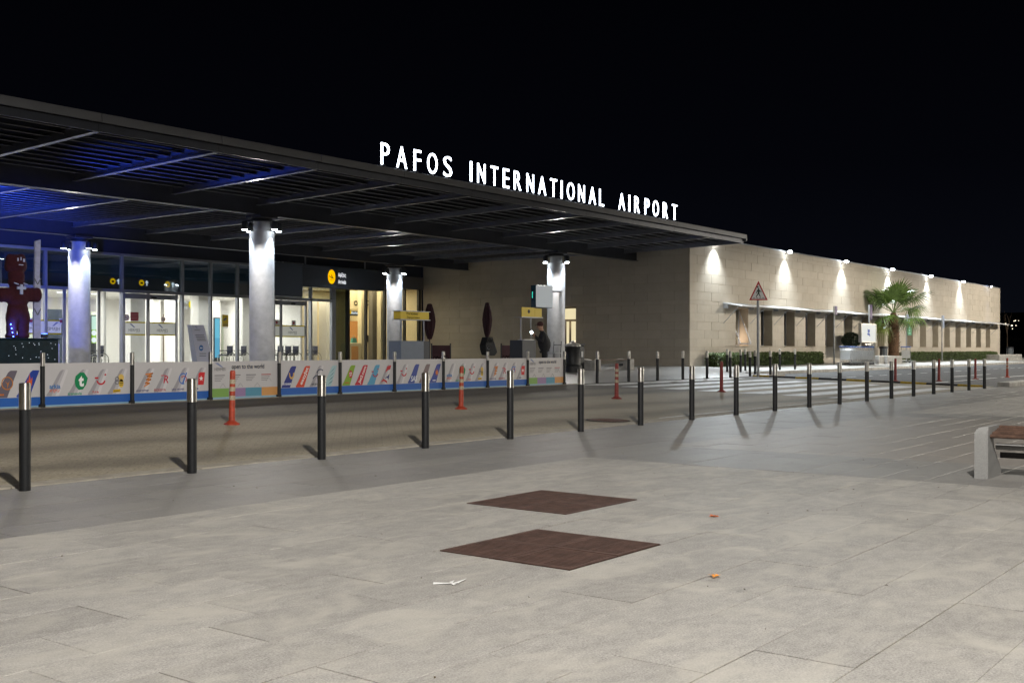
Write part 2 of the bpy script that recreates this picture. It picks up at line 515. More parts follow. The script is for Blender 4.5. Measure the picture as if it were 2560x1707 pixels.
for (fx0, fy0, fx1, fy1), sm in fields:
    k0 = math.floor((fy0 - 1.11) / .415); k1 = math.ceil((fy1 - 1.11) / .415)
    for k in range(k0, k1):
        y0, y1 = max(fy0, 1.11 + k * .415), min(fy1, 1.11 + (k + 1) * .415)
        if y1 - y0 < .03: continue
        off = 4.57 + (.415 if k % 2 else 0) + (.13 if k % 3 == 0 else 0)
        i0 = math.floor((fx0 - off) / .83); i1 = math.ceil((fx1 - off) / .83)
        for i in range(i0, i1):
            x0, x1 = max(fx0, off + i * .83), min(fx1, off + (i + 1) * .83)
            if x1 - x0 < .03: continue
            cx, cy_ = (x0 + x1) / 2, (y0 + y1) / 2
            px, py, dd = proj(cx, cy_, 0)
            if dd < -1.5 or (dd > .6 and (px < -2600 or px > 5200)): continue
            for q in rect_minus((x0, y0, x1, y1), GRATES):
                slabs.append((proj((q[0] + q[2]) / 2, (q[1] + q[3]) / 2, 0), q, sm))
def slab_geo(mb, q, dz):
    g = .0022; c = .0018
    x0, y0, x1, y1 = q[0] + g, q[1] + g, q[2] - g, q[3] - g
    mb.add([(x0, y0, -.02), (x1, y0, -.02), (x1, y1, -.02), (x0, y1, -.02), (x0, y0, dz - c), (x1, y0, dz - c), (x1, y1, dz - c), (x0, y1, dz - c),
            (x0 + c, y0 + c, dz), (x1 - c, y0 + c, dz), (x1 - c, y1 - c, dz), (x0 + c, y1 - c, dz)],
           [(0, 1, 5, 4), (1, 2, 6, 5), (2, 3, 7, 6), (3, 0, 4, 7), (4, 5, 9, 8), (5, 6, 10, 9), (6, 7, 11, 10), (7, 4, 8, 11), (8, 9, 10, 11)])
def seen(s): return s[0][2] > .6 and -60 < s[0][0] < 2620 and s[0][1] < 1780
inview = [s for s in slabs if seen(s)]
outview = [s for s in slabs if not seen(s)]
inview.sort(key=lambda s: s[0][2])
slab_cache = {}
for s in inview[:300]:
    q = s[1]; w, h = round(q[2] - q[0], 3), round(q[3] - q[1], 3); v = random.randrange(3)
    key = (w, h, v, s[2].name)
    if key not in slab_cache:
        mb = MB(); slab_geo(mb, (-w / 2, -h / 2, w / 2, h / 2), (-.0012, .0002, .0012)[v])
        slab_cache[key] = mb.mesh('slab', s[2])
    link('slab', slab_cache[key], plaza, ((q[0] + q[2]) / 2, (q[1] + q[3]) / 2, 0))
rest = inview[300:] + outview
for sm in (m_slab_l, m_slab_d, m_slab_m):
    mb = MB()
    for s in rest:
        if s[2] is sm: slab_geo(mb, s[1], random.uniform(-.0012, .0012))
    o = mb.obj('slabs_beyond', sm, plaza); o['kind'] = 'stuff'

# block-paved road, kerb strip, asphalt
m_block = block_road_mat()
struct(MB().add([(-40, 9.62, tz(9.62)), (37.25, 9.62, tz(9.62)), (37.25, 17.62, tz(17.6)), (-40, 17.62, tz(17.6))], [(0, 1, 2, 3)]).obj('road', m_block))
m_kerb = M('kerb_concrete', (.33, .30, .25), .8, var=.25, vscale=5, bump=.2)
kb = struct(MB().add([(-40, 9.35, -.05), (38, 9.35, -.05), (38, 9.63, -.05), (-40, 9.63, -.05)], [(0, 1, 2, 3)]).obj('kerb_strip', m_kerb))
kx = -8.0; kmesh = MB().cbox(-.495, -.135, -.04, .495, .135, .006, .006).mesh('kerb_stone', m_kerb)
while kx < 38:
    link('kerb_stone', kmesh, kb, (kx + .5, 9.487, 0.004)); kx += 1.0
m_line = M('road_line_paint', (.66, .66, .66), .6, var=.22, vscale=9)
struct(MB().add([(16.9, 9.66, .016), (26.2, 9.66, .016), (26.2, 9.72, .018), (16.9, 9.72, .018)], [(0, 1, 2, 3)]).obj('kerb_reflection', m_line))  # white reflection along the kerb, drawn as a painted strip
m_asph = M('asphalt', (.052, .052, .055), .75, var=.3, vscale=1.2, bump=.4, bscale=180)
ap = [(9.3, -.002), (15, .17), (19.3, .186)]
av = [(x, y, z) for y, z in ap for x in (37.25, 420)]
struct(MB().add(av, [(0, 1, 3, 2), (2, 3, 5, 4)]).obj('asphalt_road', m_asph))
def az_(Y):
    return .17 * (Y - 9.3) / 5.7 if Y < 15 else .17 + .016 * (Y - 15) / 4.3
# zebra
m_zeb = M('zebra_paint', (.62, .62, .62), .55, var=.28, vscale=5)
zeb = thing('zebra_crossing', 'white zebra crossing painted across the block paved road', 'zebra crossing', (30.5, 13.4, .12))
tag(zeb, kind='structure')
for k in range(7):
    y0 = 9.74 + 1.15 * k; y1 = min(y0 + .58, 17.5)
    sl = .55 * random.uniform(.8, 1.2)
    MB().add([(26.45 - k * .08, y0, tz(y0) + .005), (35.0, y0, tz(y0) + .005), (35.15, y1, tz(y1) + .005), (26.2 - k * .08, y1, tz(y1) + .005)], [(0, 1, 2, 3)]).obj('stripe', m_zeb, zeb)
# rubber lane kerb, yellow and black
m_yel = M('yellow_rubber', (.36, .25, .015), .7, var=.35, vscale=12)
m_rub = M('black_rubber', (.014, .014, .015), .75)
rk = thing('rubber_lane_kerb', 'yellow and black rubber kerb laid across the road beyond the zebra crossing', 'kerb', (37.4, 13.2, .12))
yy = 9.45; k = 0
while yy < 17.4:
    ln = 1.0 if k % 2 else .85
    y1 = min(yy + ln, 17.5); za, zb = max(tz(yy), az_(yy)), max(tz(y1), az_(y1))
    vs = []
    for y, z in ((yy + .01, za), (y1 - .01, zb)):
        vs += [(37.24, y, z - .03), (37.30, y, z + .055), (37.46, y, z + .055), (37.52, y, z - .03)]
    MB().add(vs, [(0, 1, 5, 4), (1, 2, 6, 5), (2, 3, 7, 6), (0, 3, 2, 1), (4, 5, 6, 7)]).obj('kerb_segment', m_yel if k % 2 == 0 else m_rub, rk)
    yy = y1; k += 1
# lane lines on the asphalt
lm = MB()
for x0, x1 in [(38.0, 40.6), (41.2, 47.2), (47.9, 60), (61, 75)]:
    lm.add([(x0, 11.45, az_(11.45) + .005), (x1, 11.45, az_(11.45) + .005), (x1, 11.57, az_(11.57) + .005), (x0, 11.57, az_(11.57) + .005)], [(0, 1, 2, 3)])
struct(lm.obj('edge_line_marking', m_line))
lm = MB(); x = 38.6
while x < 110:
    lm.add([(x, 15.06, .1755), (x + .95, 15.06, .1755), (x + .95, 15.17, .176), (x, 15.17, .176)], [(0, 1, 2, 3)]); x += 1.75
struct(lm.obj('dashed_lane_marking', m_line))
lm = MB(); lm.add([(46, 12.9, az_(12.9) + .005), (52, 12.9, az_(12.9) + .005), (52, 13.0, az_(13) + .005), (46, 13.0, az_(13) + .005)], [(0, 1, 2, 3)])
struct(lm.obj('short_lane_marking', m_line))
# raised concrete kerb on the right of the plaza
pk = struct(MB().add([(38.2, 8.9, -.02), (90, 8.9, -.02), (90, 9.32, -.02), (38.2, 9.32, -.02)], [(0, 1, 2, 3)]).obj('plaza_kerb', m_kerb))
xx = 38.2
while xx < 60:
    MB().cbox(xx + .006, 8.92, -.02, xx + 1.19, 9.31, .15, .025).obj('kerb_stone', m_conc, pk); xx += 1.2
# forecourt under the canopy and the far pavement
m_fore = paving_mat('grey_forecourt_tiles', (.36, .36, .36), .05, (.30, .30, .30), .3, rough=.38)
fs_ = []
for x1, ya, yb in [(40.3, 17.6, 19.2), (43.7, 19.2, 20.3), (43.7, 20.3, 24.0), (43.7, 24.0, 39.4)]:
    fs_.append((-40, ya, x1, yb))
fm = MB()
for (x0, ya, x1, yb) in fs_:
    fm.add([(x0, ya, tz(ya) + .004), (x1, ya, tz(ya) + .004), (x1, yb, tz(yb) + .004), (x0, yb, tz(yb) + .004)], [(0, 1, 2, 3)])
struct(fm.obj('forecourt_pavement', m_fore))
fk = MB().box(-40, 17.55, .1, 26, 17.66, .246)
fk.box(38.2, 17.55, .1, 40.3, 17.66, .25)
struct(fk.obj('forecourt_kerb', m_kerb))
m_pave = paving_mat('pale_pavement', (.40, .40, .39), .06, (.34, .34, .33), .3, rough=.55)
pm = MB()
for ya, yb in [(19.2, 20.3), (20.3, 24.0)]:
    za = .30 if ya < 20 else tz(ya) + .006
    pm.add([(43.69, ya, za), (300, ya, za), (300, yb, tz(yb) + .006), (43.69, yb, tz(yb) + .006)], [(0, 1, 2, 3)])
struct(pm.obj('far_pavement', m_pave))
pk2 = struct(MB().add([(40.3, 19.1, .19), (200, 19.1, .19), (200, 19.3, .19), (40.3, 19.3, .19)], [(0, 1, 2, 3)]).obj('pavement_kerb', m_kerb))
km2 = MB().cbox(-.99, -.075, -.16, .99, .075, 0, .012).mesh('kerb_stone', m_conc)
x = 40.4
while x < 110:
    link('kerb_stone', km2, pk2, (x + 1, 19.2, .312)); x += 2.0

# ================================================================== TREE GRATES, MANHOLE, LITTER
m_rust = M('rusty_iron', (.105, .058, .045), .75, .25, var=.35, vscale=9, bump=.3, bscale=90)
m_rustd = M('rust_slot', (.022, .014, .012), .9)
for gi, (x0, y0, x1, y1) in enumerate(GRATES):
    t = thing('tree_grate', ['rusty square iron grate lying nearer to the camera in the plaza paving', 'rusty square iron grate, the farther of the two in the plaza'][gi], 'grate', ((x0 + x1) / 2, (y0 + y1) / 2, 0), 'iron grates set in the plaza')
    MB().box(x0 + .004, y0 + .004, -.011, x1 - .004, y1 - .004, -.0035).obj('pit_frame', m_rustd, t)
    mx_, my_ = (x0 + x1) / 2, (y0 + y1) / 2
    for a0, a1 in ((x0 + .01, mx_ - .004), (mx_ + .004, x1 - .01)):
        for b0, b1 in ((y0 + .01, my_ - .004), (my_ + .004, y1 - .01)):
            qd = MB()
            dz = random.uniform(-.001, .002)
            # rim and ribs of one cast quarter
            qd.box(a0, b0, -.006, a1, b0 + .03, .003 + dz); qd.box(a0, b1 - .03, -.006, a1, b1, .003 + dz)
            qd.box(a0, b0 + .03, -.006, a0 + .03, b1 - .03, .003 + dz); qd.box(a1 - .03, b0 + .03, -.006, a1, b1 - .03, .003 + dz)
            n = 13
            for i in range(n):
                xa = a0 + .03 + (a1 - a0 - .06) * (i + .18) / n; xb = a0 + .03 + (a1 - a0 - .06) * (i + .82) / n
                qd.box(xa, b0 + .031, -.006, xb, b1 - .031, .002 + dz)
            qd.box(a0 + .031, (b0 + b1) / 2 - .012, -.006, a1 - .031, (b0 + b1) / 2 + .012, .0008 + dz)
            qd.obj('cast_quarter', m_rust, t)
t = thing('manhole_cover', 'round iron manhole cover in the road beside the sixth near bollard', 'manhole cover', (15.75, 9.98, .018))
def zr(Y): return tz(Y)
mh = MB(); n = 28
mh.add([(15.75 + .38 * math.cos(2 * math.pi * i / n), 10.02 + .38 * math.sin(2 * math.pi * i / n), zr(10.02 + .38 * math.sin(2 * math.pi * i / n)) + .006) for i in range(n)], [tuple(range(n))])
mh.obj('rim', m_rustd, t)
mh = MB()
mh.add([(15.75 + .34 * math.cos(2 * math.pi * i / n), 10.02 + .34 * math.sin(2 * math.pi * i / n), zr(10.02 + .34 * math.sin(2 * math.pi * i / n)) + .011) for i in range(n)], [tuple(range(n))])
lid = mh.obj('lid', m_rust, t)
for i in range(6):
    yk = 9.78 + i * .08
    MB().box(15.55, yk, zr(yk) + .009, 15.95, yk + .03, zr(yk) + .017).obj('rib', m_rust, lid)
# paper strip
pp = MB()
for a, b in [((4.29, 3.80), (4.38, 3.70)), ((4.33, 3.705), (4.47, 3.735)), ((4.36, 3.74), (4.40, 3.76))]:
    a, b = Vector((*a, 0)), Vector((*b, 0)); d = (b - a).normalized(); w = Vector((-d.y, d.x, 0)) * .008
    pts = [a - w, b - w, b + w, a + w]
    pp.add([(p.x, p.y, .004 + i % 2 * .006) for i, p in enumerate(pts)] + [(p.x, p.y, .0055 + i % 2 * .006) for i, p in enumerate(pts)],
           [(0, 3, 2, 1), (4, 5, 6, 7), (0, 1, 5, 4), (1, 2, 6, 5), (2, 3, 7, 6), (3, 0, 4, 7)])
tag(pp.obj('paper_scrap', M('torn_white_paper', (.8, .8, .8), .7)), 'crumpled strip of white paper on the paving before the near grate', 'litter')
m_petal = M('orange_petal', (.75, .16, .015), .6, var=.2, vscale=90); m_petal2 = M('yellow_orange_petal', (.85, .33, .03), .6, var=.2, vscale=90)
for i, (fx, fy, fm_, lb) in enumerate([(7.26, 3.71, m_petal, 'fallen red orange blossom on the paving right of the far grate'), (5.35, 2.73, m_petal2, 'fallen yellow orange blossom on the paving below the near grate')]):
    t = thing('fallen_blossom', lb, 'flower', (fx, fy, 0), 'fallen blossoms')
    for k in range(5):
        a = k * 1.256 + i; r = .026
        MB().add([(fx, fy, .004), (fx + r * math.cos(a - .5), fy + r * math.sin(a - .5), .012), (fx + r * 1.5 * math.cos(a), fy + r * 1.5 * math.sin(a), .006 + .012 * (k % 2)), (fx + r * math.cos(a + .5), fy + r * math.sin(a + .5), .014)], [(0, 1, 2, 3)]).obj('petal', fm_, t)
random.seed(3)
m_crumb = M('dry_leaf_litter', (.10, .07, .035), .9)
lt = MB()
for k in range(150):
    x, y = random.uniform(3, 30), random.uniform(1, 9.2)
    s = random.uniform(.004, .013); a = random.uniform(0, 3)
    lt.add([(x - s * math.cos(a), y - s * math.sin(a), .003), (x + s * .4 * math.sin(a), y - s * .4 * math.cos(a), .004), (x + s * math.cos(a), y + s * math.sin(a), .004), (x - s * .4 * math.sin(a), y + s * .4 * math.cos(a), .009)], [(0, 1, 2, 3)])
tag(lt.obj('leaf_litter', m_crumb), 'specks of dry leaf litter scattered over the plaza paving', 'litter', kind='stuff')

# ================================================================== STONE BUILDING
XW, YW, ZB, ZT = 43.66, 23.5, .44, 6.27
XE = 97.4
m_stone = M('sand_stone_cladding', (.42, .375, .31), .75, var=.07, vscale=1.4, rnd=.05, bump=.15, bscale=70, detail=6)
m_stone2 = M('stone_reveal', (.37, .32, .245), .8, var=.12, vscale=2)
sb = thing('stone_building', 'long low sandstone clad building with slot windows to the right of the canopy', 'building', (XW, YW, ZB))
WINS = [(48.25 + 2.795 * k, 48.25 + 2.795 * k + 1.36) for k in range(17)]
WZ0, WZ1 = 1.37, 3.20
courses = [.34, .38, .16, .38, .385, .38, .385, .38, .19, .40, .41, .40, .41, .40, .41, .19, .40, .42]
zs = [ZB]
for c in courses: zs.append(zs[-1] + c)
zs = [z for z in zs if z < ZT - .1] + [ZT]
panels = []
for j, (z0, z1) in enumerate(zip(zs, zs[1:])):
    x = XW; wpan = 1.4
    x = XW - (.7 if j % 2 else 0)
    while x < XE:
        a, b = max(x, XW), min(x + wpan, XE)
        if b - a > .05:
            for q in rect_minus((a, z0, b, z1), [(w0, WZ0, w1, WZ1) for w0, w1 in WINS]):
                panels.append(('f', q))
        x += wpan
    y = YW + .055 - (.7 if j % 2 else 0)
    while y < 39.4:
        a, b = max(y, YW + .055), min(y + wpan, 39.4)
        if z0 < 5.7 and b - a > .05:
            for q in rect_minus((a, z0, b, min(z1, 5.7)), [(29.6, ZB - 1, 30.8, 3.26)]):
                panels.append(('s', q))
        y += wpan
def p_area(p):
    k, q = p
    pts = [((a, YW, b) if k == 'f' else (XW, a, b)) for a in (q[0], q[2]) for b in (q[1], q[3])]
    pr = [proj(*t_) for t_ in pts]
    return (max(r_[0] for r_ in pr) - min(r_[0] for r_ in pr)) * (max(r_[1] for r_ in pr) - min(r_[1] for r_ in pr))
panels.sort(key=p_area, reverse=True)
G = .0045
def panel_geo(mb, k, q, dz):
    if k == 'f': mb.cbox(q[0] + G, YW - dz, q[1] + G, q[2] - G, YW + .012, q[3] - G, .003)
    else: mb.cbox(XW - dz, q[0] + G, q[1] + G, XW + .012, q[2] - G, q[3] - G, .003)
pc = {}
for k, q in panels[:300]:
    w, h, v = round(q[2] - q[0], 3), round(q[3] - q[1], 3), random.randrange(3)
    key = (k, w, h, v)
    if key not in pc:
        mb = MB(); panel_geo(mb, k, (0, 0, w, h), (.0, .003, .006)[v])
        off = (0, YW, 0) if k == 'f' else (XW, 0, 0)
        pc[key] = mb.mesh('stone_panel', m_stone, off)
    link('stone_panel', pc[key], sb, (q[0], YW, q[1]) if k == 'f' else (XW, q[0], q[1]))
mb = MB()
for k, q in panels[300:]: panel_geo(mb, k, q, random.choice((0, .003, .006)))
o = mb.obj('stone_panels_beyond', m_stone, sb); o['kind'] = 'stuff'
# wall core behind the cladding
core = MB()
C0, C1 = YW + .0135, YW + .62
core.box(XW + .0135, C0, ZB - .1, XE, C1, WZ0 - .002); core.box(XW + .0135, C0, WZ1 + .002, XE, C1, ZT - .02)
edges = [XW + .0135] + [v for w in WINS for v in (w[0], w[1])] + [XE]
for a, b in zip(edges[::2], edges[1::2]): core.box(a, C0, WZ0, b, C1, WZ1)
core.box(XW + .0135, C1, ZB - .1, XW + .45, 29.6, 5.7); core.box(XW + .0135, 30.8, ZB - .1, XW + .45, 39.4, 5.7); core.box(XW + .0135, 29.6, 3.26, XW + .45, 30.8, 5.7)
core.box(XE - .3, C1, ZB - .1, XE, 40, ZT - .02)
core.obj('wall_core', m_stone2, sb)
MB().box(XW + .5, C1 + .1, 5.75, XE - .3, 40, 6.1).obj('flat_roof', M('roof_felt', (.05, .05, .05), .9), sb)
MB().box(XW - .03, YW - .03, ZT, XE, YW + .3, ZT + .05).obj('parapet_coping', m_alu, sb)
m_tint = GLASS('tinted_glass', (.25, .3, .3), .14)
m_room = M('dark_room_wall', (.05, .055, .055), .8)
m_roomlit = EM('lit_room_panel', (1.0, .84, .70), 1.25)
MB().box(XW + .6, 26.2, ZB, XE - .4, 26.3, 3.6).obj('room_back_wall', m_room, sb)
for wi, (w0, w1) in enumerate(WINS):
    fr = MB(); yb = C1 - .16
    for a, b, c, d in [(w0, w0 + .06, WZ0, WZ1), (w1 - .06, w1, WZ0, WZ1), (w0 + .06, w1 - .06, WZ0, WZ0 + .06), (w0 + .06, w1 - .06, WZ1 - .06, WZ1)]:
        fr.box(a, yb, c, b, yb + .07, d)
    fo = fr.obj('window_frame', m_alu, sb)
    MB().box(w0 + .06, yb + .03, WZ0 + .06, w1 - .06, yb + .04, WZ1 - .06).obj('window_pane', m_tint if wi else m_glass, fo)
    MB().cbox(w0 - .02, YW - .035, WZ0 - .03, w1 + .02, yb - .01, WZ0 + .012, .006).obj('sill', m_stone2, fo)
    if wi == 0:
        MB().box(w0 + .55, C1 + .35, WZ0 - .2, w1 + .45, C1 + .38, WZ1 - .6).obj('lit_room', m_roomlit, sb)
        # open top-hung sash
        sash = MB()
        d = Vector((0, -.62, -1.6)).normalized()
        for xs_ in (w0 + .1, w1 - .1):
            sash.cyl((xs_, yb - .02, WZ1 - .12), (xs_, yb - .65, WZ0 + .12), .03, n=6)
        sash.cyl((w0 + .1, yb - .65, WZ0 + .12), (w1 - .1, yb - .65, WZ0 + .12), .03, n=6)
        sash.obj('open_sash', m_alu, sb)
        lamp('window_light', 'POINT', ((w0 + w1) / 2 + .1, C1 - .22, 1.75), 26, (1, .78, .62), sb, .12)
# lit doorway in the shaded side wall
m_doorlit = EM('lit_door_pane', (1.0, .86, .52), .85)
dr = MB().box(XW + .2, 29.62, .46, XW + .26, 30.78, 3.24).obj('door', M('door_frame_metal', (.16, .13, .09), .5), sb)
for ya, yb, za, zb in [(29.66, 30.74, 2.66, 3.18), (29.68, 29.98, .6, 2.56), (30.12, 30.26, .6, 2.56), (30.42, 30.5, .6, 2.5)]:
    MB().box(XW + .18, ya, za, XW + .199, yb, zb).obj('door_pane', m_doorlit, dr)
lamp('doorway_light', 'POINT', (XW - .12, 30.1, 2.4), 5, (1, .8, .5), sb, .15)
# sunshade shelf over the windows
m_awn = M('white_metal_shelf', (.58, .59, .60), .45, var=.05)
aw = thing('window_awning', 'thin white metal sunshade shelf running over the stone building windows', 'awning', (WINS[0][0], YW, 3.25))
x = 46.9; k = 0
while x < XE - 1.2:
    x1 = min(x + 1.4, XE - .9)
    dz = (k % 2) * .015
    MB().add([(x, YW - .012, 3.37 + dz), (x1 - .012, YW - .012, 3.37 + dz), (x1 - .012, YW - .95, 3.21 + dz), (x, YW - .95, 3.21 + dz),
              (x, YW - .012, 3.41 + dz), (x1 - .012, YW - .012, 3.41 + dz), (x1 - .012, YW - .95, 3.25 + dz), (x, YW - .95, 3.25 + dz)],
             [(0, 3, 2, 1), (4, 5, 6, 7), (0, 1, 5, 4), (1, 2, 6, 5), (2, 3, 7, 6), (3, 0, 4, 7)]).obj('shelf_panel', m_awn, aw)
    if k % 2 == 0:
        MB().cyl((x + .05, YW - .02, 2.45), (x + .05, YW - .8, 3.23), .014, n=6).obj('stay_rod', m_alu, aw)
        MB().box(x + .02, YW - .25, 3.14, x + .08, YW - .012, 3.35).obj('bracket', m_alu, aw)
    x += 1.4; k += 1
# wall floodlights
m_lens = EM('flood_lens', (.9, .97, 1.0), 60)
m_lensb = EM('flood_lens_blue', (.55, .68, 1.0), 60)
LX = [53.9 + 7.93 * k for k in range(-1, 6)]
for k, x in enumerate(LX):
    wherel = ['under the canopy corner', 'nearest to the canopy', 'second past the canopy', 'behind the palm crown', 'just right of the palm', 'second from the far end', 'at the far end, bluish'][k]
    t = thing('wall_floodlight', 'bright floodlight on the stone parapet ' + wherel, 'floodlight', (x, YW, 6.2), 'floodlights along the stone parapet')
    yl = YW - .30
    MB().tube([(x, YW - .01, 6.12), (x, yl + .05, 6.30)], .022, 8).obj('bracket_arm', m_dark, t)
    hd = MB().cbox(x - .10, yl - .10, 6.29, x + .10, yl + .10, 6.36, .02).obj('housing', m_dark, t)
    MB().ell((x, yl, 6.245), (.12 if k < 6 else .06, .12 if k < 6 else .06, .07 if k < 6 else .05)).obj('lens', m_lens if k < 6 else m_lensb, hd, True)
    c = (.86, .95, 1.0) if k < 6 else (.5, .6, 1.0)
    lamp('flood_beam', 'SPOT', (x, yl - .12, 6.15), 900 if k < 6 else 160, c, t, .05, (x, YW - .05, 1.8), 96 if k < 6 else 40, 1.0)
    if k < 6:
        lamp('flood_spill', 'SPOT', (x, yl, 6.16), 2300, c, t, .08, (x - 1.5, yl - 6, 2.5), 128, .35)
# ================================================================== CANOPY
m_can = M('canopy_steel', (.055, .06, .075), .42, .35, var=.12, vscale=3)
m_slat = M('canopy_slat', (.36, .37, .42), .4, .2, var=.12, vscale=2.5)
m_fas = M('canopy_fascia', (.17, .175, .19), .5, .2, var=.1, vscale=1.5)
m_deck = M('canopy_deck', (.02, .022, .027), .8)
cp = thing('entrance_canopy', 'wide flat dark metal canopy with slatted underside over the terminal entrance', 'canopy', (23, 20.2, .47))
YF, G1, G2 = 20.3, 26.2, 36.2
def xend(Y):
    return 42.28 + (43.58 - 42.28) * min(1, max(0, (Y - 20.2) / 3.2))
X0 = 1.0
def zbm(Y):  # underside of the cross beams
    return 5.62 - .11 * (Y - 20.3) / 5.9 if Y < G1 else 5.53
BX = [12.62 + 2.966 * k for k in range(-3, 10)]
def ibeam_y(mb, x, ya, yb, za, zb, h, w):
    for a, b, c, d in [(-w / 2, w / 2, 0, .02), (-.006, .006, .021, h - .021), (-w / 2, w / 2, h - .02, h)]:
        mb.add([(x + a, ya, za + c), (x + b, ya, za + c), (x + b, yb, zb + c), (x + a, yb, zb + c), (x + a, ya, za + d), (x + b, ya, za + d), (x + b, yb, zb + d), (x + a, yb, zb + d)],
               [(0, 3, 2, 1), (4, 5, 6, 7), (0, 1, 5, 4), (1, 2, 6, 5), (2, 3, 7, 6), (3, 0, 4, 7)])
m_beam = M('galvanised_beam', (.26, .27, .30), .36, .6, var=.1, vscale=3)
for x in BX + [42.25]:
    mb = MB(); ibeam_y(mb, x, YF, G1 - .16, 5.62, 5.51, .24, .13); mb.obj('cross_beam', m_beam, cp)
    mb = MB(); ibeam_y(mb, x, G1 + .16, G2 - .16, 5.53, 5.53, .24, .13); mb.obj('cross_beam', m_beam, cp)
for yg in (G1, G2):
    mb = MB()
    mb.box(X0, yg - .15, 5.25, 43.5, yg + .15, 5.275); mb.box(X0, yg - .15, 5.83, 43.5, yg + .15, 5.86); mb.box(X0, yg - .07, 5.2755, 43.5, yg + .07, 5.8295)
    mb.obj('main_girder', m_can, cp)
def slat(y):
    z = zbm(y) + .17
    x1 = xend(y) - .06
    a = R(14); w = .185; dy, dz = w * math.cos(a), w * math.sin(a)
    pts = [(y - dy, z - dz), (y + dy, z + dz), (y + dy - .006, z + dz + .012), (y - dy - .006, z - dz + .012)]
    MB().prismX(pts, X0, x1).obj('slat', m_slat, cp)
n = 11
for i in range(n): slat(20.62 + i * (25.75 - 20.62) / (n - 1))
n = 20
for i in range(n): slat(26.65 + i * (35.75 - 26.65) / (n - 1))
for i in range(5): slat(36.7 + i * .5)
dk = MB(); ys_ = [20.16, 21.2, 22.3, 23.4, 39.4]
dp = [(X0, 20.16), (xend(20.16), 20.16)] + [(xend(y), y) for y in ys_[1:]] + [(X0, 39.4)]
dk.prismZ(dp, 5.875, 5.94); dk.obj('roof_deck', m_deck, cp)
xs_ = [X0] + BX + [42.2]
for a, b in zip(xs_, xs_[1:]):
    MB().cbox(a + .006, 20.08, 5.795, b - .006, 20.14, 5.975, .006).obj('fascia_panel', m_fas, cp)
    MB().box(a + .004, 20.2, 5.62, b - .004, 20.24, 5.80).obj('fascia_backing', m_can, cp)
mb = MB(); mb.prismZ([(42.2, 20.08), (42.27, 20.08), (43.62, 23.42), (43.55, 23.42)], 5.7, 5.975); mb.obj('end_fascia', m_fas, cp)
MB().box(X0, 39.42, 5.0, 43.55, 39.6, 6.0).obj('back_bulkhead', M('dark_bulkhead', (.035, .04, .06), .6), cp)

# ------------------------------------------------------------------ columns with lamps
m_col = M('column_concrete', (.46, .46, .47), .6, var=.16, vscale=4, bump=.12, bscale=30, detail=7)
m_lampbody = M('lamp_housing', (.025, .027, .032), .45)
m_clens = EM('column_lamp_lens', (.85, .94, 1.0), 26)
aR = math.atan2(-ca, sa)
for (cx, cyy, lb) in [(21.8, G1, 'thick round concrete column with four downlights, large one left of the arrivals sign'),
                     (37.2, G1, 'round concrete column with downlights behind the person at the yellow stand'),
                     (21.85, G2, 'round concrete column with downlights, leftmost beside the bear figure'),
                     (38.1, G2, 'round concrete column with downlights at the right end of the arrivals box')]:
    t = thing('canopy_column', lb, 'column', (cx, cyy, .47), 'lit canopy columns')
    MB().lathe(cx, cyy, [(.37, .40), (.37, 4.73), (.36, 4.75)], 32).obj('shaft', m_col, t, True)
    MB().lathe(cx, cyy, [(.25, 4.751), (.25, 5.245)], 24).obj('neck', m_col, t, True)
    MB().lathe(cx, cyy, [(.30, 5.05), (.32, 5.06), (.32, 5.14), (.30, 5.15)], 24).obj('collar', m_lampbody, t, True)
    MB().box(cx - .33, cyy - .33, 5.17, cx + .33, cyy + .33, 5.248).obj('head_plate', m_can, t)
    for a in (aR + R(33), aR - R(33), aR + R(147), aR - R(147)):
        lx, ly = cx + .53 * math.cos(a), cyy + .53 * math.sin(a)
        b = MB().lathe(lx, ly, [(.085, 4.80), (.095, 4.82), (.095, 5.0), (.08, 5.04)], 14).obj('downlight', m_lampbody, t, True)
        MB().tube([(cx + .25 * math.cos(a), cyy + .25 * math.sin(a), 5.1), (lx, ly, 5.04)], .02, 6).obj('lamp_arm', m_lampbody, b)
        MB().lathe(lx, ly, [(.08, 4.783), (.085, 4.797)], 14).obj('lens', m_clens, b, True)
        lamp('downlight_beam', 'SPOT', (lx, ly, 4.77), 165, (.74, .87, 1.0), t, .05, (lx - .13 * math.cos(a), ly - .13 * math.sin(a), 3.6), 70, .9)
    lamp('column_fill', 'SPOT', (cx - .62 * ca, cyy - .62 * sa, 4.72), 430, (1.0, .95, .88), t, .1, (cx - 4.6 * ca, cyy - 4.6 * sa, 0), 138, .6)  # added wide fill lamp without a fixture, brightens side wall and forecourt

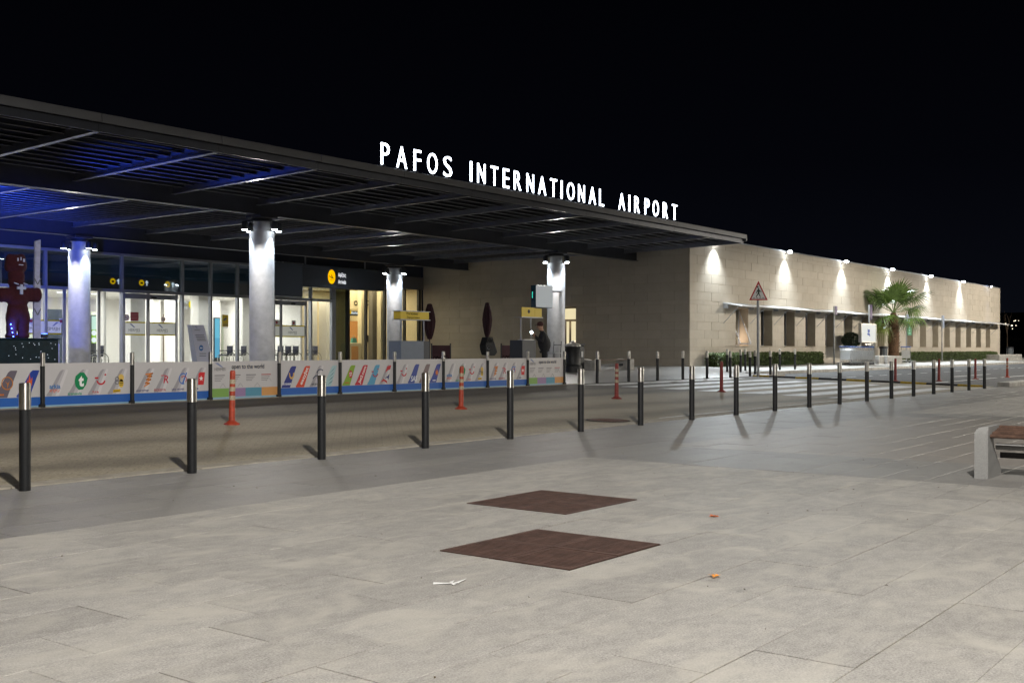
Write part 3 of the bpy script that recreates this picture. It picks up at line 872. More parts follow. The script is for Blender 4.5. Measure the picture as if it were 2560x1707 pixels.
# ------------------------------------------------------------------ illuminated name sign
m_let = EM('lit_letter_face', (.80, .87, 1.0), 9.0)
sg = thing('airport_name_sign', 'glowing white letters PAFOS INTERNATIONAL AIRPORT standing on the canopy edge', 'sign', (28, 20.11, 5.98))
LET = [('P', 963), ('A', 1004.5), ('F', 1043.5), ('O', 1081), ('S', 1119.3), ('I', 1177.8), ('N', 1203.5), ('T', 1236), ('E', 1265.5), ('R', 1294), ('N', 1325.6), ('A', 1355.4), ('T', 1384), ('I', 1404), ('O', 1427), ('N', 1453.8), ('A', 1481), ('L', 1504), ('A', 1554.4), ('I', 1573.5), ('R', 1592.7), ('P', 1617.6), ('O', 1639.4), ('R', 1663.5), ('T', 1686.4)]
for ch, px in LET:
    x = PX(px, 20.11)
    hgt = .565
    pass
    w = {'I': .072, 'P': .31, 'A': .39, 'F': .28, 'O': .40, 'S': .345, 'N': .35, 'T': .34, 'E': .28, 'R': .33, 'L': .26}[ch]
    o = text(ch, x, 20.11, 6.025 + hgt / 2, hgt, w, m_let, sg, 'letter', -.009, .012)
    MB().box(x - .03, 20.10, 5.976, x + .03, 20.12, 6.022).obj('letter_foot', m_dark, o)

# ================================================================== TERMINAL FRONT AND HALL
FY = 39.3
ZF, ZTR, ZTOP = .474, 3.56, 4.95
tf = thing('terminal_front', 'glazed terminal entrance front with grey mullions and sliding doors under the canopy', 'building', (28, FY, .47))
m_glass_r = GLASS('reflective_upper_glass', (.7, .78, .82), .34)
m_mull = M('grey_mullion', (.34, .35, .38), .4, .5, var=.05)
mpx = [-120, -10, 113, 304, 455, 526, 593, 683, 776, 832]
MX = [PX(p, FY) for p in mpx]
for i, x in enumerate(MX):
    w = .05 if i < len(MX) - 1 else .13
    MB().cbox(x - w, FY - .09, ZF, x + w, FY + .09, ZTOP, .008).obj('mullion', m_mull, tf)
XS1 = MX[-1]
MB().box(MX[0], FY - .07, ZTR - .06, XS1, FY + .07, ZTR + .06).obj('transom', m_mull, tf)
MB().box(MX[0], FY - .1, ZTOP, XS1, FY + .1, ZTOP + .1).obj('head_rail', m_mull, tf)
for a, b in zip(MX, MX[1:]):
    MB().box(a + .05, FY - .01, ZF + .02, b - .05, FY + .01, ZTR - .06).obj('pane', m_glass, tf)
    MB().box(a + .05, FY - .01, ZTR + .06, b - .05, FY + .01, ZTOP).obj('pane', m_glass_r, tf)
# door stiles
for p, w in [(369.5, .07), (441, .05), (309, .05), (682, .05), (702, .06), (764, .05), (247, .05), (160, .06)]:
    x = PX(p, FY - .12)
    MB().box(x - w, FY - .16, ZF, x + w, FY - .095, ZTR - .07).obj('door_stile', m_mull, tf)
for a, b in [(309, 441), (684, 764)]:
    MB().box(PX(a, FY - .1), FY - .2, ZTR - .3, PX(b, FY - .1), FY - .095, ZTR - .1).obj('door_header', m_mull, tf)
    MB().cbox((PX(a, FY) + PX(b, FY)) / 2 - .12, FY - .28, ZTR - .28, (PX(a, FY) + PX(b, FY)) / 2 + .12, FY - .2, ZTR - .2, .02).obj('door_sensor', m_black, tf)
# translucent decals on the door glass
def TRANS(name, col):
    m = bpy.data.materials.new(name); m.use_nodes = True
    N = m.node_tree.nodes; N.clear(); L = m.node_tree.links
    o = N.new('ShaderNodeOutputMaterial'); mx = N.new('ShaderNodeMixShader'); mx.inputs[0].default_value = .5
    d = N.new('ShaderNodeBsdfDiffuse'); d.inputs[0].default_value = (*col, 1)
    t = N.new('ShaderNodeBsdfTranslucent'); t.inputs[0].default_value = (*col, 1)
    L.new(d.outputs[0], mx.inputs[1]); L.new(t.outputs[0], mx.inputs[2]); L.new(mx.outputs[0], o.inputs[0])
    MATS[name] = m
    return m
m_dec = TRANS('white_film', (.85, .85, .84)); m_decy = TRANS('olive_film', (.55, .47, .02)); m_film_grey = M('grey_print', (.16, .17, .2), .6); m_logo_bl = M('slate_blue_print', (.22, .26, .42), .6)
def decal(pa, pb, logo=True, flip=False, yy=FY - .03):
    xa, xb = PX(pa, yy), PX(pb, yy)
    d = MB().box(xa, yy - .006, 1.84, xb, yy, 2.28).obj('door_film', m_dec, tf)
    MB().box(xa, yy - .007, 2.282, xb, yy, 2.335).obj('film_stripe', m_decy, d)
    MB().box(xa, yy - .007, 1.785, xb, yy, 1.838).obj('film_stripe', m_decy, d)
    if logo:
        xc = (xa + xb) / 2 - .03
        text('HERMES', xc, yy - .0075, 2.0, .115, .52, m_film_grey, d, 'lettering', .0, flip=flip)
        s = -1 if flip else 1
        flat([(xc - s * .22, 2.25), (xc - s * .12, 2.25), (xc + s * .04, 2.10), (xc - s * .03, 2.10)][::s], yy - .0075, m_logo_bl, d, 'logo_wing')
        text('AIRPORTS', xc + .16, yy - .0075, 1.915, .03, None, m_film_grey, d, 'lettering')
decal(311, 363); decal(374, 440); decal(700.5, 764); decal(684, 699, False)
decal(56, 110, True, True); decal(116, 153, True, True)
m_red = M('maroon_notice', (.28, .02, .035), .6); m_rw = M('white_sticker', (.75, .74, .72), .6); m_rr = M('sticker_red_ring', (.35, .03, .05), .6); m_yw = M('yellow_notice', (.72, .52, .03), .6)
def noentry(px, py, r, back=False):
    yy = FY - .035
    x, z = PX(px, yy), PZ(px, py, yy)
    d = disc(x, yy, z, r, m_rr, tf, 'prohibition_sticker', th=.004)
    disc(x, yy - .0045, z, r * .8, m_rw, d, 'sticker_face', th=.002)
    text('X' if back else 'N', x, yy - .007, z, r * .75, r * .8, m_film_grey, d, 'pictogram')
    MB().add([(x - r * .62, yy - .008, z + r * .5), (x - r * .5, yy - .008, z + r * .62), (x + r * .62, yy - .008, z - r * .5), (x + r * .5, yy - .008, z - r * .62)], [(0, 1, 2, 3)]).obj('slash', m_rr, d)
noentry(316, 794, .13); noentry(408, 798, .10)
xa, xb = PX(325, FY), PX(345, FY)
nt_ = MB().box(xa, FY - .035, 2.37, xb, FY - .03, 2.72).obj('maroon_notice', m_red, tf)
for k in range(5):
    MB().box(xa + .03, FY - .0375, 2.43 + k * .055, xb - .03, FY - .0355, 2.445 + k * .055).obj('notice_line', M('pink_print', (.5, .2, .2), .6), nt_)
xa, xb = PX(554.5, FY), PX(569.5, FY)
nt_ = MB().box(xa, FY - .035, PZ(560, 817, FY), xb, FY - .03, PZ(560, 787, FY)).obj('camera_notice', m_yw, tf)
flat([(xa + .05, 2.52), (xa + .2, 2.62), (xa + .24, 2.54), (xa + .1, 2.45)], FY - .0365, m_film_grey, nt_, 'camera_pictogram')
for k in range(4):
    MB().box(xa + .04, FY - .038, 2.15 + k * .06, xb - .04, FY - .0362, 2.17 + k * .06).obj('notice_line', m_film_grey, nt_)
for pa, pb, ya, yb in [(72, 81, 795, 809), (147, 156, 796, 810), (684, 697, 799, 813), (728, 738, 801, 814)]:
    s_ = MB().box(PX(pa, FY), FY - .035, PZ(pa, yb, FY), PX(pb, FY), FY - .03, PZ(pa, ya, FY)).obj('small_sticker', m_rw, tf)
    disc((PX(pa, FY) + PX(pb, FY)) / 2, FY - .036, (PZ(pa, ya, FY) + PZ(pa, yb, FY)) / 2, .06, m_rr, s_, 'sticker_ring', th=.002)

# hall interior (setting)
m_floor = M('hall_floor_tiles', (.42, .40, .37), .25, var=.08, vscale=1)
m_hw = M('white_hall_wall', (.74, .72, .69), .6, var=.03)
m_hwg = M('pale_green_wall', (.42, .46, .36), .6)
m_ceil = M('hall_ceiling', (.68, .67, .64), .7)
XL, XR = 8.0, 36.95
hl = thing('arrivals_hall', 'brightly lit arrivals hall interior seen through the glass front', 'hall', (25, 45, .47))
tag(hl, kind='structure')
struct(MB().add([(XL, FY, .476), (43.4, FY, .476), (43.4, 52, .476), (XL, 52, .476)], [(0, 1, 2, 3)]).obj('hall_floor', m_floor, hl))
MB().box(XL, 51, .47, XR, 51.2, 4.2).obj('back_wall', m_hw, hl)
MB().box(XL, 41.5, 3.78, XR, 51, 3.86).obj('ceiling', m_ceil, hl)
MB().box(XL, 39.5, 5.0, XR, 41.6, 5.06).obj('lobby_ceiling', M('dark_lobby_ceiling', (.05, .06, .09), .7), hl)
MB().box(XL, 41.4, 3.70, XR, 41.5, 4.28).obj('sign_board', M('grey_sign_board', (.13, .135, .15), .5), hl)
MB().box(XL, 41.405, 4.285, XR, 41.5, 5.0).obj('upper_board', M('blue_lit_board', (.05, .12, .19), .5), hl)  # teal colour stands in for the blue light reflected in the upper glass
MB().box(XL, 41.36, 3.62, XR, 41.5, 3.70).obj('board_trim', m_hw, hl)
MB().box(XR, 41.5, .47, XR + .15, 51, 4.9).obj('side_wall', m_hw, hl)
MB().box(XL - .2, 39.5, .47, XL, 51, 5).obj('end_wall', m_hwg, hl)
for p0, p1, yy in [(327, 363, 42.4), (496, 523, 41.9), (607, 640, 42.6), (777, 794, 42.2), (816, 829, 41.8), (428, 447, 46.5), (381, 402, 47), (260, 266, 42), (540, 552, 47)]:
    MB().cbox(PX(p0, yy), yy, .47, PX(p1, yy), yy + .6, 3.78, .02).obj('pillar', m_hw, hl)
for p0, p1, yy, mt in [(229, 262, 48, m_hwg), (556, 590, 47.5, m_hwg), (592, 610, 45, M('wood_panel', (.38, .25, .10), .5)), (410, 432, 48, M('brown_panel', (.2, .15, .10), .6)), (65, 88, 47, m_hwg), (120, 156, 46, M('dark_display_unit', (.03, .04, .06), .4)), (690, 703, 46, M('dark_display_unit2', (.03, .035, .04), .4)), (725, 755, 45, m_hwg)]:
    MB().box(PX(p0, yy), yy, .47, PX(p1, yy), yy + .1, 3.0).obj('wall_panel', mt, hl)
m_lum = EM('ceiling_luminaire', (1, .97, .92), 5)
for px, py in [(403, 720), (315, 737), (574, 729), (487, 745), (86, 716), (154, 731), (540, 752), (693, 757), (240, 735)]:
    z = 3.74; d = ray(px, py); t_ = (z - EYE) / d[2]; x, y = d[0] * t_, d[1] * t_
    if 41.7 < y < 50.5 and XL < x < XR:
        b = MB().lathe(x, y, [(.24, 3.745), (.26, 3.779)], 16).obj('ceiling_light', m_hw, hl, True)
        MB().lathe(x, y, [(.2, 3.735), (.21, 3.744)], 16).obj('light_lens', m_lum, b, True)
for px, py in [(404, 645), (420, 652)]:
    pass
for x in (14, 20, 25.5, 30.5, 34.5):
    lamp('hall_light', 'AREA', (x, 45.5, 3.7), 480, (1, .95, .88), hl, sx=3.4, sy=5.5)
    lamp('lobby_light', 'AREA', (x, 40.6, 3.55), 70, (1, .95, .9), hl, sx=2.5, sy=.8)
m_yl = EM('lit_yellow_sign', (1, .55, .0), 1.0); m_wl = EM('lit_white_sign', (.95, .97, 1), 1.25); m_pict = M('black_pictogram', (.01, .01, .01), .6)
for pc_, py, pa in [(282, 703, 296), (354, 707, 367), (419, 711, 432)]:
    yy = 41.39; x, z = PX(pc_, yy), PZ(pc_, py, yy)
    s_ = disc(x, yy, z, .13, m_yl, hl, 'direction_sign')
    MB().cbox(x - .06, yy - .007, z - .05, x + .06, yy - .0045, z + .03, .0008).obj('pictogram', m_pict, s_)
    x = PX(pa, yy); z = PZ(pa, py + 1, yy)
    flat([(x - .025, z - .11), (x + .025, z - .11), (x + .025, z + .01), (x + .09, z + .01), (x, z + .12), (x - .09, z + .01), (x - .025, z + .01)], yy - .002, m_wl, s_, 'arrow')
yy = 43; x, z = PX(479, yy), PZ(479, 761, yy)
s_ = disc(x, yy, z, .16, EM('lit_yellow_badge', (1, .8, 0), 1.2), hl, 'taxi_sign', .2)
text('Τα', PX(464, yy), yy - .01, PZ(464, 769, yy), .12, None, m_wl, s_, 'lettering', .02); text('To', PX(464, yy), yy - .01, PZ(464, 756, yy), .12, None, m_wl, s_, 'lettering', .02)
# screens
def screen(px0, py0, px1, py1, yy, mats, name, label):
    x0, x1, z0, z1 = PX(px0, yy), PX(px1, yy), PZ(px0, py1, yy), PZ(px0, py0, yy)
    t = thing(name, label, 'screen', ((x0 + x1) / 2, yy, .48))
    MB().cbox(x0 - .03, yy, .48, x1 + .03, yy + .1, z1 + .05, .01).obj('casing', m_dark, t)
    h = (z1 - z0) / len(mats)
    for i, mt in enumerate(mats):
        MB().box(x0, yy - .006, z1 - (i + 1) * h + .002, x1, yy - .001, z1 - i * h).obj('display', mt, t)
    return t, x0, x1, z0, z1
t, x0, x1, z0, z1 = screen(229, 790, 251, 858, 44.5, [EM('screen_white', (.75, 1, .85), 1.1), EM('screen_lime', (.45, .85, .05), .9)], 'advert_screen', 'glowing white and lime green advertising screen behind the leftmost column')
for k, (u, v) in enumerate([(.25, .38), (.25, .12), (.75, .12)]):
    disc(x0 + (x1 - x0) * u, 44.49, z0 + (z1 - z0) * v, .12, m_wl, t, 'picture_dot')
screen(537, 796, 549, 894, 43.2, [EM('screen_cyan', (.25, .75, 1), .9), EM('screen_cyan2', (.2, .65, .95), .8)], 'info_screen', 'tall glowing cyan information screen behind the entrance glass')
screen(488, 796, 495, 812, 44, [EM('screen_sky', (.4, .8, 1), .9)], 'wall_monitor', 'small pale blue monitor above the leaning banner')

# shop to the right
m_cream = M('cream_shop_wall', (.66, .56, .36), .6, var=.03); m_orangew = M('orange_shop_wall', (.62, .29, .10), .6)
sh = thing('shop_unit', 'warm cream coloured shop unit with dark frames right of the arrivals doors', 'shop', (40, FY, .47))
m_frame = M('dark_window_frame', (.035, .033, .03), .45, .3)
for p, w in [(869, .09), (914.5, .05), (961, .06), (1011, .05), (1047, .08)]:
    x = PX(p, FY); MB().cbox(x - w, FY - .08, ZF, x + w, FY + .08, 4.35, .008).obj('window_post', m_frame, sh)
MB().box(PX(869, FY) + .09, FY - .08, 4.35, 43.5, FY + .08, 5.0).obj('window_head', M('grey_lintel', (.13, .125, .13), .6), sh)
for a, b in [(834.5, 867), (871.5, 913), (916, 959), (963, 1010), (1012.5, 1045)]:
    MB().box(PX(a, FY), FY - .01, ZF + .02, PX(b, FY), FY + .01, 4.35).obj('pane', m_glass if a > 840 else m_tint, sh)
MB().box(XR + .16, 45.2, .47, 43.5, 45.3, 4.4).obj('back_wall', m_cream, sh)
MB().box(XR + .16, 39.5, 4.42, 43.5, 45.3, 4.5).obj('ceiling', m_cream, sh)
MB().box(43.45, 39.4, .47, 43.55, 45.3, 4.4).obj('side_wall', m_cream, sh)
MB().box(PX(871, 43.2), 43.2, .47, PX(913, 43.2), 43.28, 2.75).obj('orange_panel', m_orangew, sh)
for p0, p1, yy, mt in [(904, 913, 41, m_cream), (931, 951, 40.6, M('taupe_column', (.16, .14, .11), .6)), (952, 959, 40.2, m_cream), (1013, 1024, 42, M('shop_taupe', (.12, .11, .10), .6)), (1033, 1045, 41, m_cream)]:
    MB().cbox(PX(p0, yy), yy, .47, PX(p1, yy), yy + .3, 4.4, .015).obj('partition', mt, sh)
text('ON', PX(893, 42.9), 42.88, PZ(893, 758, 42.9), .27, .5, m_pict, sh, 'lettering', .03); text('C', PX(917, 42.9), 42.88, PZ(917, 757, 42.9), .27, None, m_pict, sh, 'lettering', .03)
MB().box(PX(871, 43), 42.9, PZ(871, 772, 43), PX(930, 43), 43.0, 4.4).obj('name_fascia', m_cream, sh)
b = MB().box(PX(872, 42), 41.9, PZ(872, 789, 42), PX(901, 42), 42.0, PZ(872, 777, 42)).obj('hanging_sign', m_dark, sh)
text('Arrivals', PX(889, 41.9), 41.895, PZ(889, 782, 41.9), .16, None, m_wl, b, 'lettering', .02)
disc(PX(873, 41.9) + .06, 41.895, PZ(873, 780, 41.9), .1, m_yl, b, 'badge')
b = MB().cbox(PX(872, 41), 41, .47, PX(903, 41), 41.6, 1.55, .02).obj('counter', m_cream, sh)
MB().box(PX(879, 40.98), 40.985, .49, PX(896, 40.98), 40.999, 1.38).obj('counter_front', m_orangew, b)
lamp('shop_light', 'AREA', (40.2, 42.4, 4.38), 400, (1, .84, .58), sh, sx=4.5, sy=4)
lamp('shop_front_light', 'AREA', (40.2, 40.1, 4.38), 70, (1, .84, .58), sh, sx=4.5, sy=.8)
t = thing('till_monitor', 'black till monitor on the shop counter edge', 'monitor', (PX(922, 41.2), 41.2, 1.55))
x = PX(923, 41.2); MB().cbox(x - .17, 41.2, PZ(923, 855, 41.2), x + .12, 41.25, PZ(923, 838, 41.2), .01).obj('panel', m_pict, t); MB().cyl((x, 41.24, .9), (x, 41.24, PZ(923, 853, 41.2)), .03).obj('stand', m_dark, t); MB().lathe(x, 41.24, [(.15, .476), (.14, .5), (.03, .55), (.03, .92)], 16).obj('foot', m_dark, t)
m_teal = M('teal_leather', (.10, .33, .28), .5)
t = thing('teal_bag', 'small teal handbag standing on the shop counter', 'bag', (PX(883, 41.2), 41.2, 1.55))
x = PX(883, 41.2); MB().prism([(x - .17, 1.552), (x + .17, 1.552), (x + .13, 1.80), (x - .13, 1.80)], 41.1, 41.25).obj('body', m_teal, t); MB().tube([(x - .07, 41.17, 1.80), (x - .05, 41.17, 1.90), (x + .05, 41.17, 1.90), (x + .07, 41.17, 1.80)], .012, 6).obj('handle', m_teal, t)

# arrivals sign box
AY = 38.4
ab = thing('arrivals_sign', 'dark box sign with yellow landing plane disc reading Arrivals above the doors', 'sign', (PX(830, AY), AY, 4))
m_abox = M('charcoal_sign_metal', (.045, .052, .065), .45, .3, var=.08)
xl, xm, xr = PX(683, AY), PX(757, AY), PX(961, AY)
zt = PZ(830, 666, AY); zb_ = PZ(830, 720, AY); zl = PZ(720, 741, AY)
MB().cbox(xm + .001, AY, zb_, xr, AY + .55, zt, .012).obj('box', m_abox, ab)
MB().cbox(xl, AY + .005, zl, xm - .001, AY + .5, zt - .01, .012).obj('side_panel', M('column_lit_panel', (.10, .12, .15), .42, .4), ab)  # paler and bluer than the box: column lamp light is in the colour
for k in range(9):
    MB().box(xl + .1 + k * .2, AY + .0, zt + .002 - .01, xl + .2 + k * .2, AY + .4, zt + .03).obj('vent_cap', m_alu, ab)  # metal tabs standing in for spots of light along the panel top
x, z = PX(829, AY), PZ(829, 692, AY)
m_yd = EM('yellow_disc_face', (1.0, .50, .0), 1.15)
dd_ = disc(x, AY - .003, z, .235, m_yd, ab, 'lit_disc', .335, 32)
flat([(x - .15, z + .06), (x - .12, z + .06), (x - .09, z + .0), (x + .0, z - .02), (x - .03, z + .10), (x + .01, z + .11), (x + .07, z - .035), (x + .13, z - .055), (x + .14, z - .085), (x + .08, z - .085), (x - .13, z - .02)], AY - .0075, m_pict, dd_, 'plane_pictogram')
flat([(x - .13, z - .13), (x + .13, z - .15), (x + .13, z - .165), (x - .13, z - .145)], AY - .0075, m_pict, dd_, 'runway_line')
xt = PX(845.5, AY)
text('Αφίξεις', xt, AY - .004, PZ(860, 689, AY), .245, .50, m_wl, ab, 'lettering', .0, .002, align='L')
text('Arrivals', xt, AY - .004, PZ(860, 705, AY), .20, .50, m_wl, ab, 'lettering', .0, .002, align='L')
for p in (765, 914):
    x = PX(p, AY + .2); MB().cyl((x, AY + .25, zt - .02), (x, AY + .25, 5.6), .04).obj('hanger_pole', m_mull, ab)
# ================================================================== BOLLARDS
def make_bollard(name, label, loc, group, r=.047, h=.93, foot=False):
    x, y, z = loc
    t = thing(name, label, 'bollard', loc, group)
    MB().lathe(x, y, [(r, z - .02), (r, z + .70 * h / .93)], 24).obj('post', m_black, t, True)
    MB().lathe(x, y, [(r + .001, z + .701 * h / .93), (r + .002, z + .705), (r + .002, z + h - .006), (r - .006, z + h)], 24).obj('steel_cap', m_steel, t, True)
    if foot:
        MB().cbox(x - .07, y - .05, z - .01, x + .03, y + .05, z + .06, .01).obj('foot_clamp', m_black, t)
    return t
near = [5.0 + 1.7205 * i for i in range(19)]
b0 = None
for i, x in enumerate(near):
    lb = 'black bollard with brushed steel cap, %s from the left in the near kerb row' % ORD[i]
    if b0 is None:
        b0 = make_bollard('bollard', lb, (x, 9.13, 0), 'bollards along the near kerb')
    else:
        c = copy_tree(b0, None, (x, 9.13, 0), random.uniform(0, 6)); c['label'] = lb
fence_x = [9.95 + 1.7155 * i for i in range(10)]
f0 = None
for i, x in enumerate(fence_x):
    lb = 'thin black post with steel cap, %s from the left between the banner panels' % ORD[i]
    if f0 is None:
        f0 = make_bollard('fence_post', lb, (x, 17.6, .236), 'posts holding the banner fence', .037, .93, True)
    else:
        c = copy_tree(f0, None, (x, 17.6, .236)); c['label'] = lb
far = [(27.0, 17.55), (28.75, 17.55), (30.4, 17.5), (32.05, 17.5), (33.75, 17.5), (35.5, 17.5), (37.3, 17.6), (39.4, 17.75)]
for i, (x, y) in enumerate(far):
    c = copy_tree(b0, None, (x, y, tz(y) - .002)); c['label'] = 'black bollard with steel cap, %s right of the banner fence across the road' % ORD[i]; c['group'] = 'bollards along the far kerb'
for (x, y, lb) in [(41.2, 20.45, 'at the hedge end by the stone corner'), (41.4, 19.95, 'in front of the hedge, left of two close together'), (43.2, 20.6, 'in front of the hedge, right of two close together'), (39.55, 18.45, 'left of the triangular sign pole'), (46.4, 20.45, 'on the pavement, first right of the triangular sign'), (47.95, 20.4, 'on the pavement, second right of the triangular sign')]:
    c = copy_tree(b0, None, (x, y, tz(y) - .002)); c['label'] = 'black bollard with steel cap ' + lb; c['group'] = 'bollards on the far pavement corner'

# ================================================================== BANNER FENCE
m_pan = M('white_banner', (.55, .535, .545), .5, var=.03, vscale=2)
m_blue = M('banner_blue', (.02, .11, .42), .5); m_lblue = M('banner_light_blue', (.25, .42, .55), .5)
PAL = {}
def C(c):
    if c not in PAL:
        PAL[c] = M('print_%02x%02x%02x' % c, lin(c), .55)
    return PAL[c]
W_ = (184, 181, 186); GREY = (176, 172, 176)
def tail(x, w, col, parent, Y, z0=.425, z1=.868):
    pts = [(x, z0 + .02), (x + .02 * w, z0), (x + .56 * w, z0), (x + .98 * w, z1 - .01), (x + .96 * w, z1), (x + .70 * w, z1), (x + .60 * w, z1 - .03), (x + .30 * w, z0 + .20), (x + .12 * w, z0 + .08)]
    o = flat(pts, Y, C(col), parent, 'tail_fin', .002)
    if col in (W_, GREY):  # printed shading of a white fin: darker leading side, pale trailing side
        flat([(x, z0 + .02), (x + .02 * w, z0), (x + .22 * w, z0), (x + .44 * w, z0 + .18), (x + .72 * w, z1 - .04), (x + .78 * w, z1), (x + .70 * w, z1), (x + .60 * w, z1 - .03), (x + .30 * w, z0 + .20), (x + .12 * w, z0 + .08)], Y - .0022, C((158, 155, 160)), o, 'fin_shade', .001)
        flat([(x + .56 * w, z0), (x + .98 * w, z1 - .01), (x + .96 * w, z1), (x + .86 * w, z1), (x + .40 * w, z0)], Y - .0022, C((208, 205, 208)), o, 'fin_shade', .001)
    return o
def T(body, x, z, h, col, o, Y, w=None, rot=0, bold=.02, shear=0.):
    return text(body, x, Y - .0045, z, h, w, C(col), o, 'lettering', bold, .0004, shear, rot)
def D(x, z, r, col, o, Y, rz=None, n=20, name='logo'):
    return disc(x, Y - .003, z, r, C(col), o, name, rz, n, .0012)
def FL(pts, col, o, Y, lift=.004, name='logo'):
    return flat(pts, Y - lift, C(col), o, name, .0012)
def arc(cx, cz, r0, r1, a0, a1, col, o, Y, n=12, lift=.004, sz=1.):
    p = [(cx + r1 * math.cos(R(a0 + (a1 - a0) * i / n)), cz + sz * r1 * math.sin(R(a0 + (a1 - a0) * i / n))) for i in range(n + 1)]
    q = [(cx + r0 * math.cos(R(a0 + (a1 - a0) * i / n)), cz + sz * r0 * math.sin(R(a0 + (a1 - a0) * i / n))) for i in range(n, -1, -1)]
    return FL(p + q, col, o, Y, lift)
def RU(xa, xb, z, col, o, Y):
    return MB().box(xa, Y - .006, z - .012, xb, Y - .003, z + .012).obj('printed_name', C(col), o)
def g_tui(x, w, o, Y, col=(190, 25, 45), name='TUI fly'):
    cx = x + .62 * w
    arc(cx, .68, .062, .09, 190, 350, col, o, Y); D(cx + .085, .77, .018, col, o, Y); FL([(cx - .12, .70), (cx - .05, .70), (cx - .05, .73), (cx - .12, .73)], col, o, Y)
    if name: T(name, x + .36 * w, .465, .045, col, o, Y)
def l_arkia(x, w, o, Y): T('arkia', x + .38 * w, .59, .075, (40, 110, 175), o, Y); MB().box(x + .2 * w, Y - .006, .545, x + .66 * w, Y - .003, .549).obj('rule', C((40, 70, 120)), o); T('ארקיע', x + .36 * w, .505, .06, (215, 80, 30), o, Y)
def l_trans(x, w, o, Y):
    cx, cz = x + .62 * w, .665
    FL([(cx - .12, cz + .0), (cx - .10, cz + .09), (cx - .02, cz + .155), (cx + .06, cz + .15), (cx + .13, cz + .05), (cx + .10, cz - .06), (cx + .04, cz - .14), (cx - .04, cz - .15), (cx - .10, cz - .09)], (0, 130, 80), o, Y, .003)
    T('t', cx + .005, cz, .19, (240, 240, 240), o, Y, .10, 0, .05); T('transavia', x + .34 * w, .455, .05, (60, 150, 120), o, Y)
def l_buzz(x, w, o, Y):
    cx, cz = x + .66 * w, .66
    D(cx, cz + .05, .055, (215, 180, 90), o, Y, .065); D(cx, cz - .05, .05, (215, 180, 60), o, Y, .075)
    for k in range(3): MB().box(cx - .045 + .008 * k, Y - .007, cz - .02 - k * .03, cx + .045 - .008 * k, Y - .0045, cz - .008 - k * .03).obj('stripe', C((25, 22, 20)), o)
    for dz in (.03, -.03): arc(cx - .085, cz + dz, .032, .04, 0, 360, (40, 40, 60), o, Y)
    FL([(x + .26 * w, .45), (x + .62 * w, .455), (x + .63 * w, .51), (x + .27 * w, .50)], (205, 165, 20), o, Y, .003); T('buzz', x + .445 * w, .478, .034, (120, 95, 20), o, Y, .11)
def l_smart(x, w, o, Y):
    c = (215, 125, 40); cx, cz = x + .66 * w, .66
    pts = [(-.06, .10), (.10, .12), (-.03, .06), (.08, .07), (-.05, 0), (.06, .01), (-.07, -.06), (.03, -.06), (-.09, -.12)]
    for (a, b), (d, e_) in zip(pts, pts[1:]):
        FL([(cx + a, cz + b - .012), (cx + d, cz + e_ - .012), (cx + d, cz + e_ + .012), (cx + a, cz + b + .012)], c, o, Y)
    T('smartwings', x + .36 * w, .465, .042, (40, 40, 110), o, Y, .26)
def l_ross(x, w, o, Y): T('R', x + .64 * w, .66, .14, (185, 25, 55), o, Y, .11, 0, .01, .2); FL([(x + .38 * w, .725), (x + .62 * w, .73), (x + .62 * w, .742), (x + .38 * w, .74)], (185, 25, 55), o, Y); T('ROSSIYA', x + .33 * w, .468, .045, (170, 60, 70), o, Y, .25)
def l_ural(x, w, o, Y):
    cx, cz = x + .62 * w, .665
    arc(cx, cz, .075, .093, 60, 290, (50, 105, 190), o, Y, 14, .004, 1.15); arc(cx + .02, cz - .01, .05, .066, -60, 150, (190, 40, 60), o, Y); FL([(cx - .02, cz - .08), (cx + .07, cz + .12), (cx + .09, cz + .11), (cx + .01, cz - .09)], (50, 105, 190), o, Y)
    T('URAL AIRLINES', x + .34 * w, .468, .034, (70, 70, 120), o, Y, .27)
def l_star(x, w, o, Y):
    cx, cz = x + .66 * w, .66
    FL([(cx - .06, cz - .12), (cx + .07, cz - .12), (cx + .10, cz + .12), (cx - .02, cz + .12), (cx - .05, cz + .09)], (205, 40, 45), o, Y, .003)
    FL([(cx + .01 + (.055 if k % 2 == 0 else .022) * math.sin(k * math.pi / 6 * 1.2), cz + (.055 if k % 2 == 0 else .022) * math.cos(k * math.pi / 5)) for k in range(10)], (235, 230, 230), o, Y, .0045); RU(x + .28 * w, x + .52 * w, .468, (40, 50, 120), o, Y)
def l_rya(x, w, o, Y): arc(x + .66 * w, .70, .04, .07, 160, 380, (205, 165, 90), o, Y, 12, .004, 1.5); T('RYANAIR', x + .36 * w, .50, .045, (235, 235, 240), o, Y, .22)
def l_easy(x, w, o, Y): T('easyJet', x + .58 * w, .655, .10, (235, 230, 228), o, Y, .40, R(62))
def l_aeg(x, w, o, Y): arc(x + .52 * w, .52, .13, .15, 40, 150, (25, 45, 75), o, Y); arc(x + .75 * w, .68, .10, .12, 50, 160, (25, 45, 75), o, Y); FL([(x + .5 * w, .6), (x + .53 * w, .6), (x + .56 * w, .76), (x + .54 * w, .76)], (30, 40, 60), o, Y); T('AEGEAN', x + .38 * w, .478, .045, (30, 40, 60), o, Y, .22)
def l_leaf(x, w, o, Y):
    for k in range(4): FL([(x + (.30 + .05 * k) * w, .46 + .08 * k), (x + (.72 + .04 * k) * w, .56 + .09 * k), (x + (.55 + .05 * k) * w, .50 + .09 * k)], (55, 100, 115), o, Y)
def l_s7(x, w, o, Y): D(x + .62 * w, .67, .055, (180, 30, 45), o, Y, .085); T('S7', x + .62 * w, .67, .085, (240, 238, 235), o, Y, .07); RU(x + .2 * w, x + .5 * w, .485, (180, 110, 40), o, Y)
